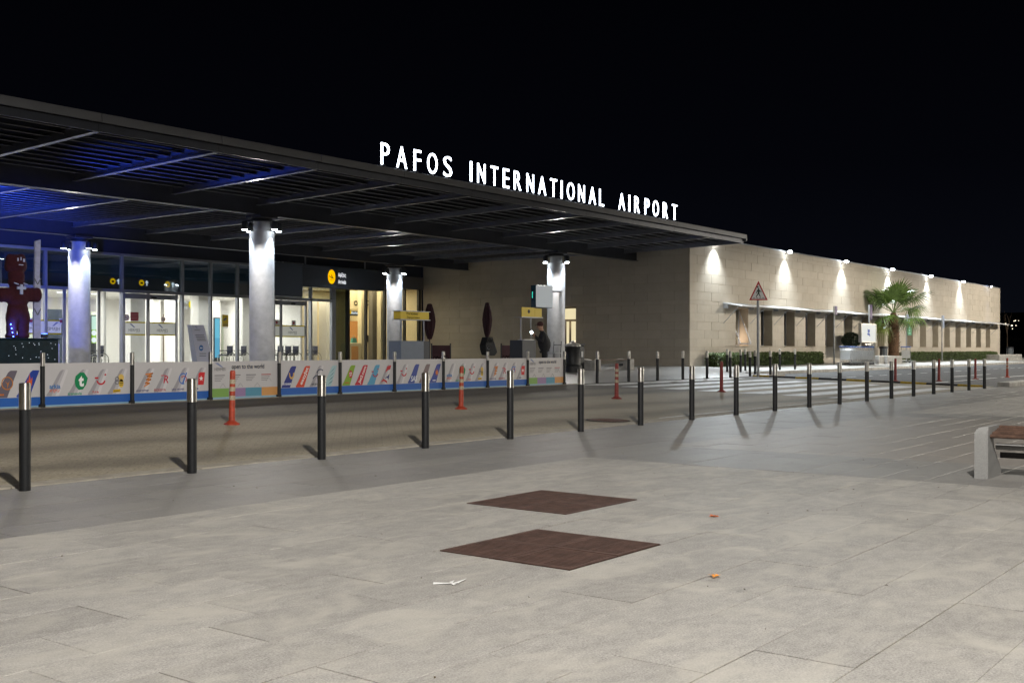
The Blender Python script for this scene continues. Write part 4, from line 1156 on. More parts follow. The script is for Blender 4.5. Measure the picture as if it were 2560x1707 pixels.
def l_jet2(x, w, o, Y): T('Jet2.com', x + .57 * w, .65, .095, (240, 235, 230), o, Y, .42, R(62))
def l_ba(x, w, o, Y): FL([(x + .1 * w, .47), (x + .35 * w, .50), (x + .62 * w, .44), (x + .58 * w, .50), (x + .3 * w, .55)], (185, 40, 50), o, Y); FL([(x + .40 * w, .56), (x + .62 * w, .60), (x + .80 * w, .66), (x + .72 * w, .52), (x + .62 * w, .57)], (35, 50, 110), o, Y); FL([(x + .46 * w, .68), (x + .62 * w, .83), (x + .94 * w, .86), (x + .86 * w, .76), (x + .65 * w, .74)], (185, 40, 50), o, Y)
def l_sas(x, w, o, Y): T('SAS', x + .52 * w, .53, .13, (225, 228, 235), o, Y, .22, 0, .02, .15)
def l_flower(x, w, o, Y):
    cx, cz = x + .62 * w, .66
    FL([(cx + (.07 if k % 2 == 0 else .03) * math.sin(k * math.pi / 8), cz + (.095 if k % 2 == 0 else .04) * math.cos(k * math.pi / 8)) for k in range(16)], (215, 120, 40), o, Y); RU(x + .24 * w, x + .5 * w, .475, (220, 220, 235), o, Y)
def l_crane(x, w, o, Y): arc(x + .56 * w, .66, .085, .10, 0, 360, (190, 120, 40), o, Y, 20, .004, 1.1); FL([(x + .46 * w, .70), (x + .58 * w, .655), (x + .66 * w, .70), (x + .61 * w, .64), (x + .56 * w, .57), (x + .56 * w, .645)], (190, 120, 40), o, Y); RU(x + .2 * w, x + .42 * w, .475, (200, 110, 40), o, Y)
def l_flame(x, w, o, Y): FL([(x + .4 * w, .60), (x + .46 * w, .72), (x + .50 * w, .66), (x + .56 * w, .82), (x + .60 * w, .69), (x + .68 * w, .76), (x + .66 * w, .62), (x + .54 * w, .57)], (215, 95, 40), o, Y); RU(x + .2 * w, x + .38 * w, .475, (225, 225, 235), o, Y)
def l_brown(x, w, o, Y): FL([(x + .2 * w, .45), (x + .56 * w, .45), (x + .64 * w, .53)], (200, 120, 70), o, Y)
NAVY, ROYAL = (45, 55, 130), (30, 60, 150)
SETS = {
 'P0': ([((100, 92, 105), l_crane), (ROYAL, l_flame)], 'leftmost airline banner panel with a grey and a blue tail fin'),
 'P1': ([(W_, l_arkia), (W_, l_trans), (W_, g_tui), (W_, l_buzz)], 'airline banner panel reading arkia, left of the second fence post'),
 'P2': ([(W_, l_smart), (W_, l_ross), (W_, l_ural), (W_, l_star)], 'airline banner panel reading smartwings, just left of the open to the world panel'),
 'P4': ([(NAVY, l_rya), ((205, 75, 50), l_easy), (W_, l_aeg), ((165, 195, 200), l_leaf)], 'airline banner panel with navy and orange tail fins reading easyJet'),
 'P5': ([((130, 165, 50), l_s7), ((185, 40, 60), l_jet2), ((85, 155, 190), lambda x, w, o, Y: g_tui(x, w, o, Y, (170, 60, 80), None)), (W_, l_ba)], 'airline banner panel with green and red tail fins reading Jet2.com'),
 'P6': ([(W_, lambda x, w, o, Y: g_tui(x, w, o, Y, (190, 40, 60), None)), ((60, 75, 150), l_sas), ((125, 110, 110), l_brown), ((60, 75, 150), l_flower)], 'airline banner panel with a blue tail fin reading SAS'),
 'P7': ([(W_, l_arkia), (W_, l_trans), (W_, g_tui), (W_, l_buzz)], 'airline banner panel with green disc tail behind the second orange delineator'),
 'P8': ([(W_, l_smart), (W_, l_ross), (W_, l_ural), (W_, l_star)], 'rightmost airline banner panel with tail fins, before the last open to the world panel'),
}
def banner(key, xa, xb):
    Y = 17.61
    fins, lb = SETS[key]
    t = thing('banner_panel', lb, 'banner', ((xa + xb) / 2, Y, .25), 'banner panels of the road fence')
    MB().box(xa, Y, .25, xb, Y + .012, .985).obj('board', m_pan, t)
    MB().box(xa, Y - .002, .275, xb, Y - .0002, .42).obj('blue_band', m_blue, t)
    MB().box(xa, Y - .002, .25, xb, Y - .0002, .2745).obj('pale_edge', m_lblue, t)
    n = len(fins); w = .385; x = xa + .03 if n == 4 else xb - .03 - n * w
    for col, fn in fins:
        o = tail(x, w * 1.06, col, t, Y - .0005)
        fn(x, w * 1.06, o, Y - .0005)
        x += w * (1 if n == 4 else 1.0)
def world_banner(xa, xb, lb):
    Y = 17.61
    t = thing('banner_panel', lb, 'banner', ((xa + xb) / 2, Y, .25), 'banner panels of the road fence')
    MB().box(xa, Y, .25, xb, Y + .012, .985).obj('board', m_pan, t)
    w = (xb - xa)
    for k, c in enumerate([(125, 165, 85), (150, 125, 165), (85, 145, 170), (205, 150, 90)]):
        MB().box(xa + w * k / 4, Y - .002, .285, xa + w * (k + 1) / 4 - .002, Y - .0002, .455).obj('colour_block', C(c), t)
    MB().box(xa, Y - .002, .25, xb, Y - .0002, .282).obj('pale_edge', m_lblue, t)
    text('open to the world', xa + w * .54, Y - .002, .865, .115, w * .5, C((55, 80, 150)), t, 'lettering', .02)
    text('HERMES', xa + w * .12, Y - .002, .83, .06, .26, m_film_grey, t, 'lettering')
    flat([(xa + .07, .955), (xa + .15, .955), (xa + .27, .87), (xa + .22, .87)], Y - .001, m_logo_bl, t, 'logo_wing')
    for k in range(4):
        x = xa + w * (.04 + .235 * k)
        for j in range(4):
            MB().box(x, Y - .002, .70 - j * .035, x + w * (.15 - .02 * j), Y - .0002, .712 - j * .035 + (.008 if j == 0 else 0)).obj('text_line', C((170, 80, 80) if (k == 3 and j == 0) else (130, 128, 132)), t)
    for k, (u, v) in enumerate([(.16, .50), (.42, .50), (.68, .5), (.86, .60)]):
        x = xa + w * u
        MB().tube([(x - .07, Y - .004, v - .03), (x, Y - .004, v + .05), (x + .07, Y - .004, v - .03)], .003, 4).obj('line_drawing', C((160, 158, 162)), t)
edges_ = [fence_x[0] - 1.7155] + fence_x
names = ['P0', 'P1', 'P2', 'W', 'P4', 'P5', 'P6', 'P7', 'P8', 'W']
for i, nm in enumerate(names):
    xa, xb = edges_[i] + .04, edges_[i + 1] - .04
    if nm == 'W':
        world_banner(xa, xb, 'open to the world banner panel behind the first orange delineator' if i == 3 else 'open to the world banner panel at the right end of the fence')
    else:
        banner(nm, xa, xb)

# ================================================================== ORANGE DELINEATORS
m_refl = M('dirty_reflective_band', (.36, .31, .22), .45, var=.35, vscale=60)
def delineator(x, y, z, lb, bands=True, lean=(0, 0), m_orange=m_orange):
    t = thing('lane_delineator', lb, 'delineator', (x, y, z), 'orange lane delineators')
    h = .77
    def P_(u): return (x + lean[0] * u, y + lean[1] * u, z + u)
    MB().lathe(x, y, [(.12, z - .02), (.12, z + .012), (.085, z + .03), (.055, z + .055)], 18).obj('base', m_orange, t, True)
    mb = MB(); mb.cyl(P_(.03), P_(h), .047, .04, 16); mb.obj('post', m_orange, t, True)
    MB().lathe(P_(h)[0], P_(h)[1], [(.04, z + h), (.036, z + h + .02), (.018, z + h + .03)], 14).obj('cap', m_orange, t, True)
    if bands:
        for k, u in enumerate((.60, .49, .36)):
            MB().cyl(P_(u), P_(u + .065), .0475 - .007 * u / .77 + .0012, None, 16).obj('reflective_band', m_refl, t, True)
del_lb = ['before the left open to the world panel', 'before the SAS and arkia panels', 'left of the zebra crossing', 'standing on the zebra stripes']
for i, (x, y) in enumerate([(10.42, 13.2), (15.7, 13.22), (21.1, 13.2), (26.2, 13.17)]):
    delineator(x, y, tz(y), 'orange plastic lane delineator ' + del_lb[i], i < 3, [(.02, .0), (.03, .0), (.05, .02), (.0, .0)][i], m_orange if i < 2 else m_redpl)
for i, (x, y) in enumerate([(38.62, 12.75), (40.6, 11.85), (44.4, 11.6), (48.5, 11.42)]):
    delineator(x, y, az_(y), 'faded red lane delineator beyond the rubber kerb, ' + ['nearest to the zebra crossing', 'second past the rubber kerb', 'third past the rubber kerb', 'farthest right in the road'][i], i == 3, [(.03, 0), (.02, 0), (0, 0), (0, 0)][i], m_orange if i == 3 else m_redpl)

# ================================================================== BENCHES
m_gran = M('speckled_granite', (.30, .30, .295), .7, var=.22, vscale=110, bump=.15, bscale=120)
m_wood = M('worn_brown_slat', (.105, .058, .04), .55, var=.45, vscale=18)
t = thing('bench', 'granite sided bench with worn brown slats cut by the right edge', 'bench', (11.0, 2.5, 0))
def bench_end(y0, y1):
    """granite end slab: waisted on the seat side, outer top edge rounded"""
    def xm(z):
        pr = [(0, 11.43), (.07, 11.40), (.16, 11.30), (.25, 11.20), (.33, 11.145), (.38, 11.16), (.43, 11.27), (.475, 11.42), (.49, 11.42)]
        for (a, b), (c, d) in zip(pr, pr[1:]):
            if z <= c: return b + (d - b) * (z - a) / (c - a)
        return 11.42
    zs_ = [-.02, .07, .16, .25, .33, .38, .41, .43, .45, .465, .48, .49]
    vs = []
    for z in zs_:
        z_ = max(z, 0); r = .075; q = max(0, z_ - (.49 - r)); yo = y1 - (r - math.sqrt(max(0, r * r - q * q))); x0 = 10.93 + .02 * (q / r) ** 2
        vs += [(x0 + .012, y0, z), (x0, y0 + .012, z), (x0, yo, z), (xm(z_), yo, z), (xm(z_), y0, z)]
    m = len(zs_); fs = [(4, 3, 2, 1, 0), tuple((m - 1) * 5 + i for i in range(5))]
    for j in range(m - 1):
        for i in range(5): fs.append((j * 5 + i, j * 5 + (i + 1) % 5, (j + 1) * 5 + (i + 1) % 5, (j + 1) * 5 + i))
    return MB().add(vs, fs)
bench_end(2.745, 2.865).obj('granite_end', m_gran, t, True)
bench_end(.05, .17).obj('granite_end', m_gran, t, True)
for k in range(5):
    xx = 11.0 + k * .083; zz = [.405, .425, .435, .45, .47][k]
    MB().cbox(xx, .17, zz - .022, xx + .066, 2.75, zz + .014, .012).obj('seat_slat', m_wood, t)
MB().cyl((11.22, .17, .29), (11.22, 2.74, .29), .032, n=12).obj('under_rail', m_gran, t, True)
MB().box(11.36, .17, .17, 11.385, 2.74, .225).obj('rear_slat', M('dark_worn_slat', (.03, .025, .025), .5, var=.6, vscale=40), t)
t = thing('far_bench', 'low bench with concrete ends against the shaded stone wall', 'bench', (36, 22.9, .41))
for xx in (34.6, 37.0):
    MB().prismX([(22.6, .40), (22.6, .84), (22.75, .80), (22.95, .80), (23.15, .86), (23.2, .40)], xx, xx + .42).obj('concrete_end', m_conc, t)
for k in range(4):
    MB().cbox(35.02, 22.68 + k * .12, .80, 37.0, 22.76 + k * .12, .83, .006).obj('seat_slat', m_wood, t)
MB().box(35.02, 22.85, .58, 37.0, 22.9, .66).obj('rail', m_dark, t)

# ================================================================== TRIANGULAR SIGN AND POSTS
m_pole = M('grey_galvanised', (.33, .34, .35), .45, .5, var=.1, vscale=8)
SX, SY = 37.23, 17.25; zb = tz(SY)
t = thing('pedestrian_warning_sign', 'red triangle pedestrian warning sign on a tall grey pole by the crossing', 'road sign', (SX, SY, zb))
MB().cyl((SX, SY, zb - .05), (SX, SY, 3.55), .05, n=14).obj('pole', m_pole, t, True)
# face turned squarely to the road (faces -Y/-X a little)
fa = Vector((-ca, -sa, 0)); rt = Vector((sa, -ca, 0))
def signface(pts, off, th, mat, name, parent):
    n = len(pts); c = Vector((SX, SY, 0))
    v = [(c + rt * p[0] + Vector((0, 0, p[1])) + fa * (off + d))[:] for d in (th, 0) for p in pts]
    return MB().add(v, [tuple(range(n)), tuple(range(2 * n - 1, n - 1, -1))] + [(i, n + i, n + (i + 1) % n, (i + 1) % n) for i in range(n)]).obj(name, mat, parent)
zc = 3.0
s_ = .335
tri = signface([(-s_, zc), (s_, zc), (.0, zc + .70)], .055, .008, M('sign_red', (.42, .02, .03), .5), 'red_triangle', t)
signface([(-s_ + .075, zc + .045), (s_ - .075, zc + .045), (.0, zc + .70 - .115)], .0635, .002, M('sign_white', (.7, .7, .72), .5), 'white_face', tri)
signface([(-.015, zc + .44), (.02, zc + .44), (.02, zc + .40), (.06, zc + .34), (.115, zc + .31), (.105, zc + .29), (.04, zc + .315), (.03, zc + .25), (.08, zc + .12), (.06, zc + .11), (.0, zc + .22), (-.08, zc + .10), (-.10, zc + .12), (-.03, zc + .25), (-.02, zc + .32), (-.05, zc + .29), (-.07, zc + .24), (-.09, zc + .25), (-.06, zc + .34), (-.02, zc + .39)], .066, .001, M('sign_green_black', (.01, .03, .025), .5), 'walker_pictogram', tri)
signface([(-.03 + .03 * math.cos(k), zc + .475 + .03 * math.sin(k)) for k in [i * math.pi / 5 for i in range(10)]], .066, .001, MATS['sign_green_black'], 'walker_head', tri)
for k in range(4):
    signface([(-.2 + k * .11, zc + .075), (-.12 + k * .11, zc + .075), (-.12 + k * .11, zc + .09), (-.2 + k * .11, zc + .09)], .066, .001, MATS['sign_green_black'], 'stripe_pictogram', tri)
m_purp = M('purple_sign', (.12, .09, .17), .5); m_lilac = M('lilac_sign', (.3, .36, .5), .5); m_green = M('green_sign', (.03, .25, .13), .5)
def stop_post(px, Y, ytop, ybot_plate, wpx, mat, lb, cat='sign', extra=None):
    x = PX(px, Y); t = thing('stop_sign_post', lb, cat, (x, Y, tz(Y)), 'stop sign posts on the far pavement')
    z1, z0 = PZ(px, ytop, Y), PZ(px, ybot_plate, Y)
    MB().cyl((x, Y, tz(Y) - .02), (x, Y, z1), .04, n=10).obj('pole', m_pole, t, True)
    w = wpx / F_PX * (x * ca + Y * sa) / sa
    p = MB().cbox(x + .03, Y - .06, z0, x + .03 + w, Y - .03, z1, .008).obj('plate', mat, t)
    for k in range(3):
        MB().box(x + .06, Y - .064, z0 + .05 + k * .06, x + w * .8, Y - .0605, z0 + .075 + k * .06).obj('plate_line', m_pole, p)
    if extra: extra(t, x, Y)
stop_post(2085, 22.35, 765, 787, 9, m_purp, 'slim stop sign post with dark purple plate left of the trolley row')
stop_post(2173, 22.35, 762, 800, 9, m_purp, 'slim stop sign post with dark purple plate left of the palm')
def green_plate(t, x, Y):
    g_ = MB().cbox(x - .05, Y - .1, PZ(2270, 838, Y), x + .75, Y - .07, PZ(2270, 810, Y), .01).obj('green_plate', m_green, t)
    for k in range(3): MB().box(x + .1, Y - .104, PZ(2270, 834 - k * 7, Y), x + .55 - .1 * k, Y - .1005, PZ(2270, 832 - k * 7, Y)).obj('plate_line', M('pale_green_print', (.3, .55, .4), .5), g_)
stop_post(2266, 22.5, 786, 805, 12, m_lilac, 'stop sign post with lilac plate and green bus plate right of the palm', 'sign', green_plate)
stop_post(2355, 22.5, 789, 820, 7, m_lilac, 'slim stop sign post with pale blue plate before the far windows')

# ================================================================== PERSON WITH PHONE
def skin_body(name, verts, edges, radii, root, mat_fn, mats, parent, loc):
    me = bpy.data.meshes.new(name); me.from_pydata(verts, edges, []); me.update()
    o = bpy.data.objects.new(name, me); COL.objects.link(o)
    md = o.modifiers.new('skin', 'SKIN'); sd = o.modifiers.new('sub', 'SUBSURF'); sd.levels = 2; sd.render_levels = 2
    sv = me.skin_vertices[0].data
    for i, r in enumerate(radii):
        sv[i].radius = r if isinstance(r, tuple) else (r, r); sv[i].use_root = (i == root)
    dg = bpy.context.evaluated_depsgraph_get(); dg.update()
    m2 = bpy.data.meshes.new_from_object(o.evaluated_get(dg)); m2.name = name
    bpy.data.objects.remove(o); bpy.data.meshes.remove(me)
    m2.materials.clear()
    for m in mats: m2.materials.append(m)
    for p in m2.polygons:
        p.material_index = mat_fn(p.center); p.use_smooth = True
    return link(name, m2, parent, loc)
PXX, PYY = PX(1357, 19.4), 19.4
pz = tz(PYY)
per = thing('person', 'standing person in black clothes and cap looking down at a glowing phone', 'person', (PXX, PYY, pz))
# local frame: right of picture = rt direction; person faces picture-left
ex = rt; ey = Vector((ca, sa, 0))
def L3(a, b, c): return tuple((ex * a + ey * b + Vector((0, 0, c))))
J = [('pelvis', (.06, 0, .95), .165), ('belly', (.06, 0, 1.10), .195), ('chest', (.07, 0, 1.30), .215), ('neckb', (-.02, 0, 1.47), .085), ('neck', (-.055, 0, 1.54), .06), ('head', (-.085, 0, 1.62), (.082, .095)), ('crown', (-.075, 0, 1.72), (.082, .09)),
     ('shn', (-.0, -.17, 1.42), .065), ('eln', (-.03, -.24, 1.15), .062), ('wrn', (-.22, -.14, 1.33), .040), ('han', (-.27, -.11, 1.40), .034),
     ('shf', (-.0, .17, 1.42), .065), ('elf', (-.03, .24, 1.15), .062), ('wrf', (-.22, .11, 1.32), .040), ('haf', (-.27, .06, 1.38), .034),
     ('hipn', (.05, -.09, .90), .10), ('knn', (.04, -.10, .50), .068), ('ann', (.08, -.10, .10), .048), ('ton', (-.06, -.11, .045), .045),
     ('hipf', (.05, .09, .90), .10), ('knf', (.06, .10, .50), .068), ('anf', (.13, .11, .10), .048), ('tof', (-.01, .11, .045), .045)]
E_ = [('pelvis', 'belly'), ('belly', 'chest'), ('chest', 'neckb'), ('neckb', 'neck'), ('neck', 'head'), ('head', 'crown'), ('chest', 'shn'), ('shn', 'eln'), ('eln', 'wrn'), ('wrn', 'han'), ('chest', 'shf'), ('shf', 'elf'), ('elf', 'wrf'), ('wrf', 'haf'), ('pelvis', 'hipn'), ('hipn', 'knn'), ('knn', 'ann'), ('ann', 'ton'), ('pelvis', 'hipf'), ('hipf', 'knf'), ('knf', 'anf'), ('anf', 'tof')]
# fingers
for hn, (hx, hy, hz) in (('han', (-.27, -.11, 1.40)), ('haf', (-.27, .06, 1.38))):
    for k in range(4):
        off = (k - 1.5) * .021
        J.append((hn + 'a%d' % k, (hx - .035, hy + off, hz + .012), .0095)); J.append((hn + 'b%d' % k, (hx - .065 + abs(k - 1.5) * .006, hy + off * .9, hz + .04), .0085))
        E_ += [(hn, hn + 'a%d' % k), (hn + 'a%d' % k, hn + 'b%d' % k)]
    sgn = 1 if hn == 'han' else -1
    J.append((hn + 't', (hx - .01, hy + sgn * .045, hz + .035), .0105)); E_.append((hn, hn + 't'))
idx = {n: i for i, (n, _, _) in enumerate(J)}
m_skin = M('skin', (.38, .22, .15), .55); m_jack = M('black_jacket', (.012, .012, .015), .8, var=.3, vscale=20); m_trou = M('black_trousers', (.010, .011, .014), .85)
def pmat(c):
    a = c.dot(ex)
    if c.z > 1.505: return 0
    if a < -.235 and c.z > 1.05: return 0
    return 1 if c.z > .93 else 2
skin_body('body', [L3(*p) for _, p, _ in J], [(idx[a], idx[b]) for a, b in E_], [r for _, _, r in J], 0, pmat, [m_skin, m_jack, m_trou], per, (PXX, PYY, pz))
def W3(a, b, c): return tuple(Vector((PXX, PYY, pz)) + Vector(L3(a, b, c)))
cap = MB(); cc = W3(-.075, 0, 1.70)
cap.ell(cc, (.105, .105, .085)); cap.add([W3(-.12, -.075, 1.70), W3(-.24, -.055, 1.655), W3(-.24, .055, 1.655), W3(-.12, .075, 1.70), W3(-.12, -.075, 1.715), W3(-.24, -.055, 1.667), W3(-.24, .055, 1.667), W3(-.12, .075, 1.715)], [(0, 3, 2, 1), (4, 5, 6, 7), (0, 1, 5, 4), (1, 2, 6, 5), (2, 3, 7, 6), (3, 0, 4, 7)])
cap.obj('cap', M('dark_red_cap', (.05, .015, .015), .8), per, True)
fc = MB(); fc.ell(W3(-.172, 0, 1.615), (.018, .018, .022)); fc.obj('nose', m_skin, per, True)
for b_ in (-.035, .035):
    MB().ell(W3(-.163, b_, 1.635), (.012, .012, .009)).obj('eye', M('eye_dark', (.02, .02, .02), .3), per, True)
    MB().ell(W3(-.075, b_ * 2.75, 1.615), (.02, .014, .032)).obj('ear', m_skin, per, True)
MB().ell(W3(-.160, 0, 1.575), (.012, .025, .006)).obj('mouth', M('lips', (.2, .08, .07), .5), per, True)
jb = MB(); jb.cyl(W3(.045, 0, .93), W3(.06, 0, .86), .16, .15, 16); jb.obj('jacket_hem', m_jack, per, True)
t = thing('phone', 'small glowing phone held in the hands of the standing person', 'phone', W3(-.34, -.03, 1.44))
ph = Matrix.Translation(Vector(W3(-.335, -.03, 1.45))) @ Matrix.Rotation(AZ - R(90), 4, 'Z') @ Matrix.Rotation(R(-30), 4, 'Y') @ Matrix.Rotation(R(40), 4, 'X')
MB().obox(ph, .045, .075, .005).obj('case', m_black, t)
ph2 = ph @ Matrix.Translation((0, 0, .0065))
MB().obox(ph2, .04, .07, .001).obj('lit_screen', EM('phone_glow', (.8, .92, 1), 7), t)

# ================================================================== STANDS UNDER THE CANOPY
m_grayst = M('grey_blue_stand', (.13, .16, .21), .5, var=.05); m_yst = M('yellow_board', (.60, .44, .02), .5); m_pst = M('dark_slate_stand', (.035, .04, .05), .5)
Y1 = 21.5
x0, x1 = PX(1003, Y1), PX(1076, Y1)
t = thing('transport_stand', 'grey counter stand with yellow board reading Pre booked Transportation', 'stand', ((x0 + x1) / 2, Y1, tz(Y1)))
zt_ = PZ(1030, 852, Y1)
MB().cbox(x0, Y1, tz(Y1), PX(1060, Y1), Y1 + .5, zt_, .01).obj('counter', m_grayst, t)
MB().cbox(PX(1060, Y1) + .002, Y1 + .03, tz(Y1), x1, Y1 + .5, zt_ - .004, .01).obj('counter_side', m_pst, t)
za, zb = PZ(1030, 798, Y1), PZ(1030, 779, Y1)
xa, xb = PX(1003, Y1), PX(1074, Y1)
for x in (xa + .08, PX(1066, Y1)):
    MB().cyl((x, Y1 + .1, zt_), (x, Y1 + .1, za), .018, n=8).obj('pole', m_alu, t, True)
bd = MB().cbox(xa, Y1 + .02, za, xb, Y1 + .3, zb, .008).obj('board', m_yst, t)
MB().box(xa - .04, Y1, zb, xb + .04, Y1 + .32, zb + .02).obj('board_top', m_alu, bd); MB().box(xa - .04, Y1, za - .022, xb + .04, Y1 + .32, za - .002).obj('board_base', m_alu, bd)
text('Pre booked', (xa + xb) / 2 - .12, Y1 + .018, (za + zb) / 2 + .055, .075, None, m_pict, bd, 'lettering', .015); text('Transportation', (xa + xb) / 2 - .08, Y1 + .018, (za + zb) / 2 - .065, .085, None, m_pict, bd, 'lettering', .015)
Y2 = 20.6
x0, x1 = PX(1306, Y2), PX(1340, Y2)
t = thing('dark_stand', 'dark counter stand with yellow box sign bearing a black disc beside the person', 'stand', ((x0 + x1) / 2, Y2, tz(Y2)))
zt_ = PZ(1320, 850, Y2)
MB().cbox(x0, Y2, tz(Y2), x1, Y2 + .5, zt_, .01).obj('counter', m_pst, t)
MB().box(x0 + .15, Y2 + .05, zt_ + .002, x1 - .02, Y2 + .3, zt_ + .025).obj('leaflet_tray', m_white, t)
za, zb = PZ(1320, 792, Y2), PZ(1320, 768, Y2)
xa, xb = PX(1306, Y2), PX(1338.5, Y2)
for x in (xa + .12, xb - .04):
    MB().cyl((x, Y2 + .15, zt_), (x, Y2 + .15, za), .016, n=8).obj('pole', m_alu, t, True)
bd = MB().cbox(xa, Y2 + .02, za, xb, Y2 + .05, zb, .006).obj('board', m_yst, t)
MB().cbox(xb + .003, Y2 + .02, za, xb + .38, Y2 + .3, zb - .02, .006).obj('side_board', m_yst, bd)
MB().box(xa - .03, Y2, za - .02, xb + .42, Y2 + .32, za - .001).obj('board_base', m_alu, bd)
disc(PX(1322, Y2 + .02), Y2 + .018, (za + zb) / 2 + .02, .06, m_pict, bd, 'black_disc')
# high stool beside the person
x, Y = PX(1385, 21.6), 21.6
t = thing('bar_stool', 'thin metal high chair behind the standing person', 'stool', (x, Y, tz(Y)))
zt_ = tz(Y) + .72
MB().cbox(x - .2, Y - .18, zt_, x + .2, Y + .18, zt_ + .03, .01).obj('seat', m_pole, t)
for dx in (-.17, .17):
    for dy in (-.15, .15):
        MB().cyl((x + dx * 1.1, Y + dy * 1.1, tz(Y)), (x + dx, Y + dy, zt_), .013, n=6).obj('leg', m_dark, t)
    MB().cyl((x + .17, Y + dx * .9, zt_), (x + .22, Y + dx * .9, zt_ + .42), .012, n=6).obj('back_post', m_dark, t)
MB().cyl((x + .21, Y - .155, zt_ + .3), (x + .21, Y + .155, zt_ + .3), .012, n=6).obj('back_rail', m_dark, t)
# display monitor hung on the column
Y3 = 25.2
x0, x1 = PX(1329, Y3), PX(1382, Y3)
t = thing('hanging_display', 'grey boxed display screen bracketed to the column above the yellow sign', 'display', ((x0 + x1) / 2, Y3, 2.8))
z0_, z1_ = PZ(1360, 769, Y3), PZ(1360, 714, Y3)
xs = PX(1340, Y3)
MB().cbox(xs, Y3, z0_, x1, Y3 + .25, z1_, .012).obj('casing', M('display_casing', (.30, .36, .44), .4, .2), t)
sc_ = MB().cbox(xs - .012, Y3 + .004, z0_ + .004, xs - .001, Y3 + .24, z1_ - .004, .003).obj('screen_side', M('dark_teal_screen', (.01, .04, .045), .2), t)
MB().box(xs - .016, Y3 + .15, z0_ + .36, xs - .0125, Y3 + .18, z1_ - .25).obj('lit_strip', EM('teal_glow', (.05, .75, .55), 1.1), sc_)
MB().tube([(x1 - .1, Y3 + .3, z1_ - .2), (37.2 - .05, G1 - .32, z1_ - .1)], .05, 8).obj('bracket', m_alu, t)
for k in range(5):
    MB().box(xs + .1 + k * .22, Y3 + .02, z1_ + .001, xs + .2 + k * .22, Y3 + .2, z1_ + .025).obj('vent_cap', m_alu, t)
# closed parasols
m_para = M('maroon_canvas', (.03, .006, .011), .85, var=.25, vscale=14)
def parasol(px, Y, ytop, ybot, wpx, lb):
    x = PX(px, Y); z1, z0 = PZ(px, ytop, Y), PZ(px, ybot, Y)
    t = thing('closed_parasol', lb, 'parasol', (x, Y, tz(Y)), 'closed parasols by the stone wall')
    w = wpx / F_PX * (x * ca + Y * sa) / 2
    h = z1 - z0; mb = MB(); n = 16
    prof = [(.35, 0), (.62, .12), (.88, .32), (1.0, .5), (.85, .7), (.62, .86), (.5, .93), (.42, .985), (.15, 1.0)]
    vs, fs = [], []
    for r, u in prof:
        for i in range(n):
            rr = w * r * (1 + (.10 if i % 2 else -.10) * (1 if u < .9 else 0))
            a = 2 * math.pi * i / n
            vs.append((x + rr * math.cos(a), Y + rr * math.sin(a), z0 + h * u))
    for j in range(len(prof) - 1):
        for i in range(n): fs.append((j * n + i, j * n + (i + 1) % n, (j + 1) * n + (i + 1) % n, (j + 1) * n + i))
    mb.add(vs, fs + [tuple((len(prof) - 1) * n + i for i in range(n))]); mb.obj('folded_canopy', m_para, t, True)
    MB().cyl((x, Y, tz(Y)), (x, Y, z0 + .1), .025, n=10).obj('pole', m_dark, t, True)
    MB().lathe(x, Y, [(.28, tz(Y) - .01), (.28, tz(Y) + .06), (.06, tz(Y) + .09), (.05, tz(Y) + .25)], 18).obj('base', m_dark, t, True)
    return x, Y
parasol(1074, 30.0, 759, 848, 29, 'closed maroon parasol behind the yellow transport board')
bx, by = parasol(1218, 30.0, 756, 843, 24, 'closed maroon parasol standing alone before the stone wall')
m_bag = M('black_bag_fabric', (.008, .008, .010), .8, var=.3, vscale=15)
Yb = 29.0; x = PX(1220, Yb)
t = thing('hanging_black_bag', 'bulky black fabric bundle with white letters hanging under the lone parasol', 'bag', (x, Yb, PZ(1218, 888, Yb)))
za, zb = PZ(1218, 889, Yb), PZ(1218, 843, Yb)
b_ = MB().prism([(x - .20, zb), (x + .12, zb), (x + .22, zb - .2), (x + .42, za + .15), (x + .26, za), (x - .22, za + .03), (x - .33, za + .25), (x - .36, (za + zb) / 2 + .05), (x - .28, zb - .18)], Yb - .16, Yb + .16).obj('bundle', m_bag, t)
text('OR', x - .08, Yb - .165, zb - .13, .15, .33, m_white, b_, 'lettering', .02); text('C', x - .17, Yb - .165, za + .33, .16, None, m_white, b_, 'lettering', .02)
# maroon cafe screens
def cafe_screen(pa, pb, ytop, Y, lb, txt):
    x0, x1 = PX(pa, Y), PX(pb, Y); zt_ = PZ(pa, ytop, Y)
    t = thing('cafe_windbreak', lb, 'screen', ((x0 + x1) / 2, Y, tz(Y)), 'maroon cafe windbreaks')
    for xx in (x0, x1): MB().cyl((xx, Y, tz(Y)), (xx, Y, zt_ + .08), .03, n=8).obj('post', m_dark, t, True)
    c_ = MB().box(x0 + .03, Y - .008, tz(Y) + .15, x1 - .03, Y + .008, zt_).obj('canvas', m_para, t)
    text(txt, (x0 + x1) / 2, Y - .012, zt_ - .55, .2, None, M('pale_print', (.42, .40, .40), .6), c_, 'lettering', .02)
    return t
cafe_screen(1079, 1126, 863, 29.4, 'maroon cafe windbreak right of the transport stand', 'COSTA')
cafe_screen(1253, 1294, 863, 29.2, 'maroon cafe windbreak left of the dark stand', 'COSTA')
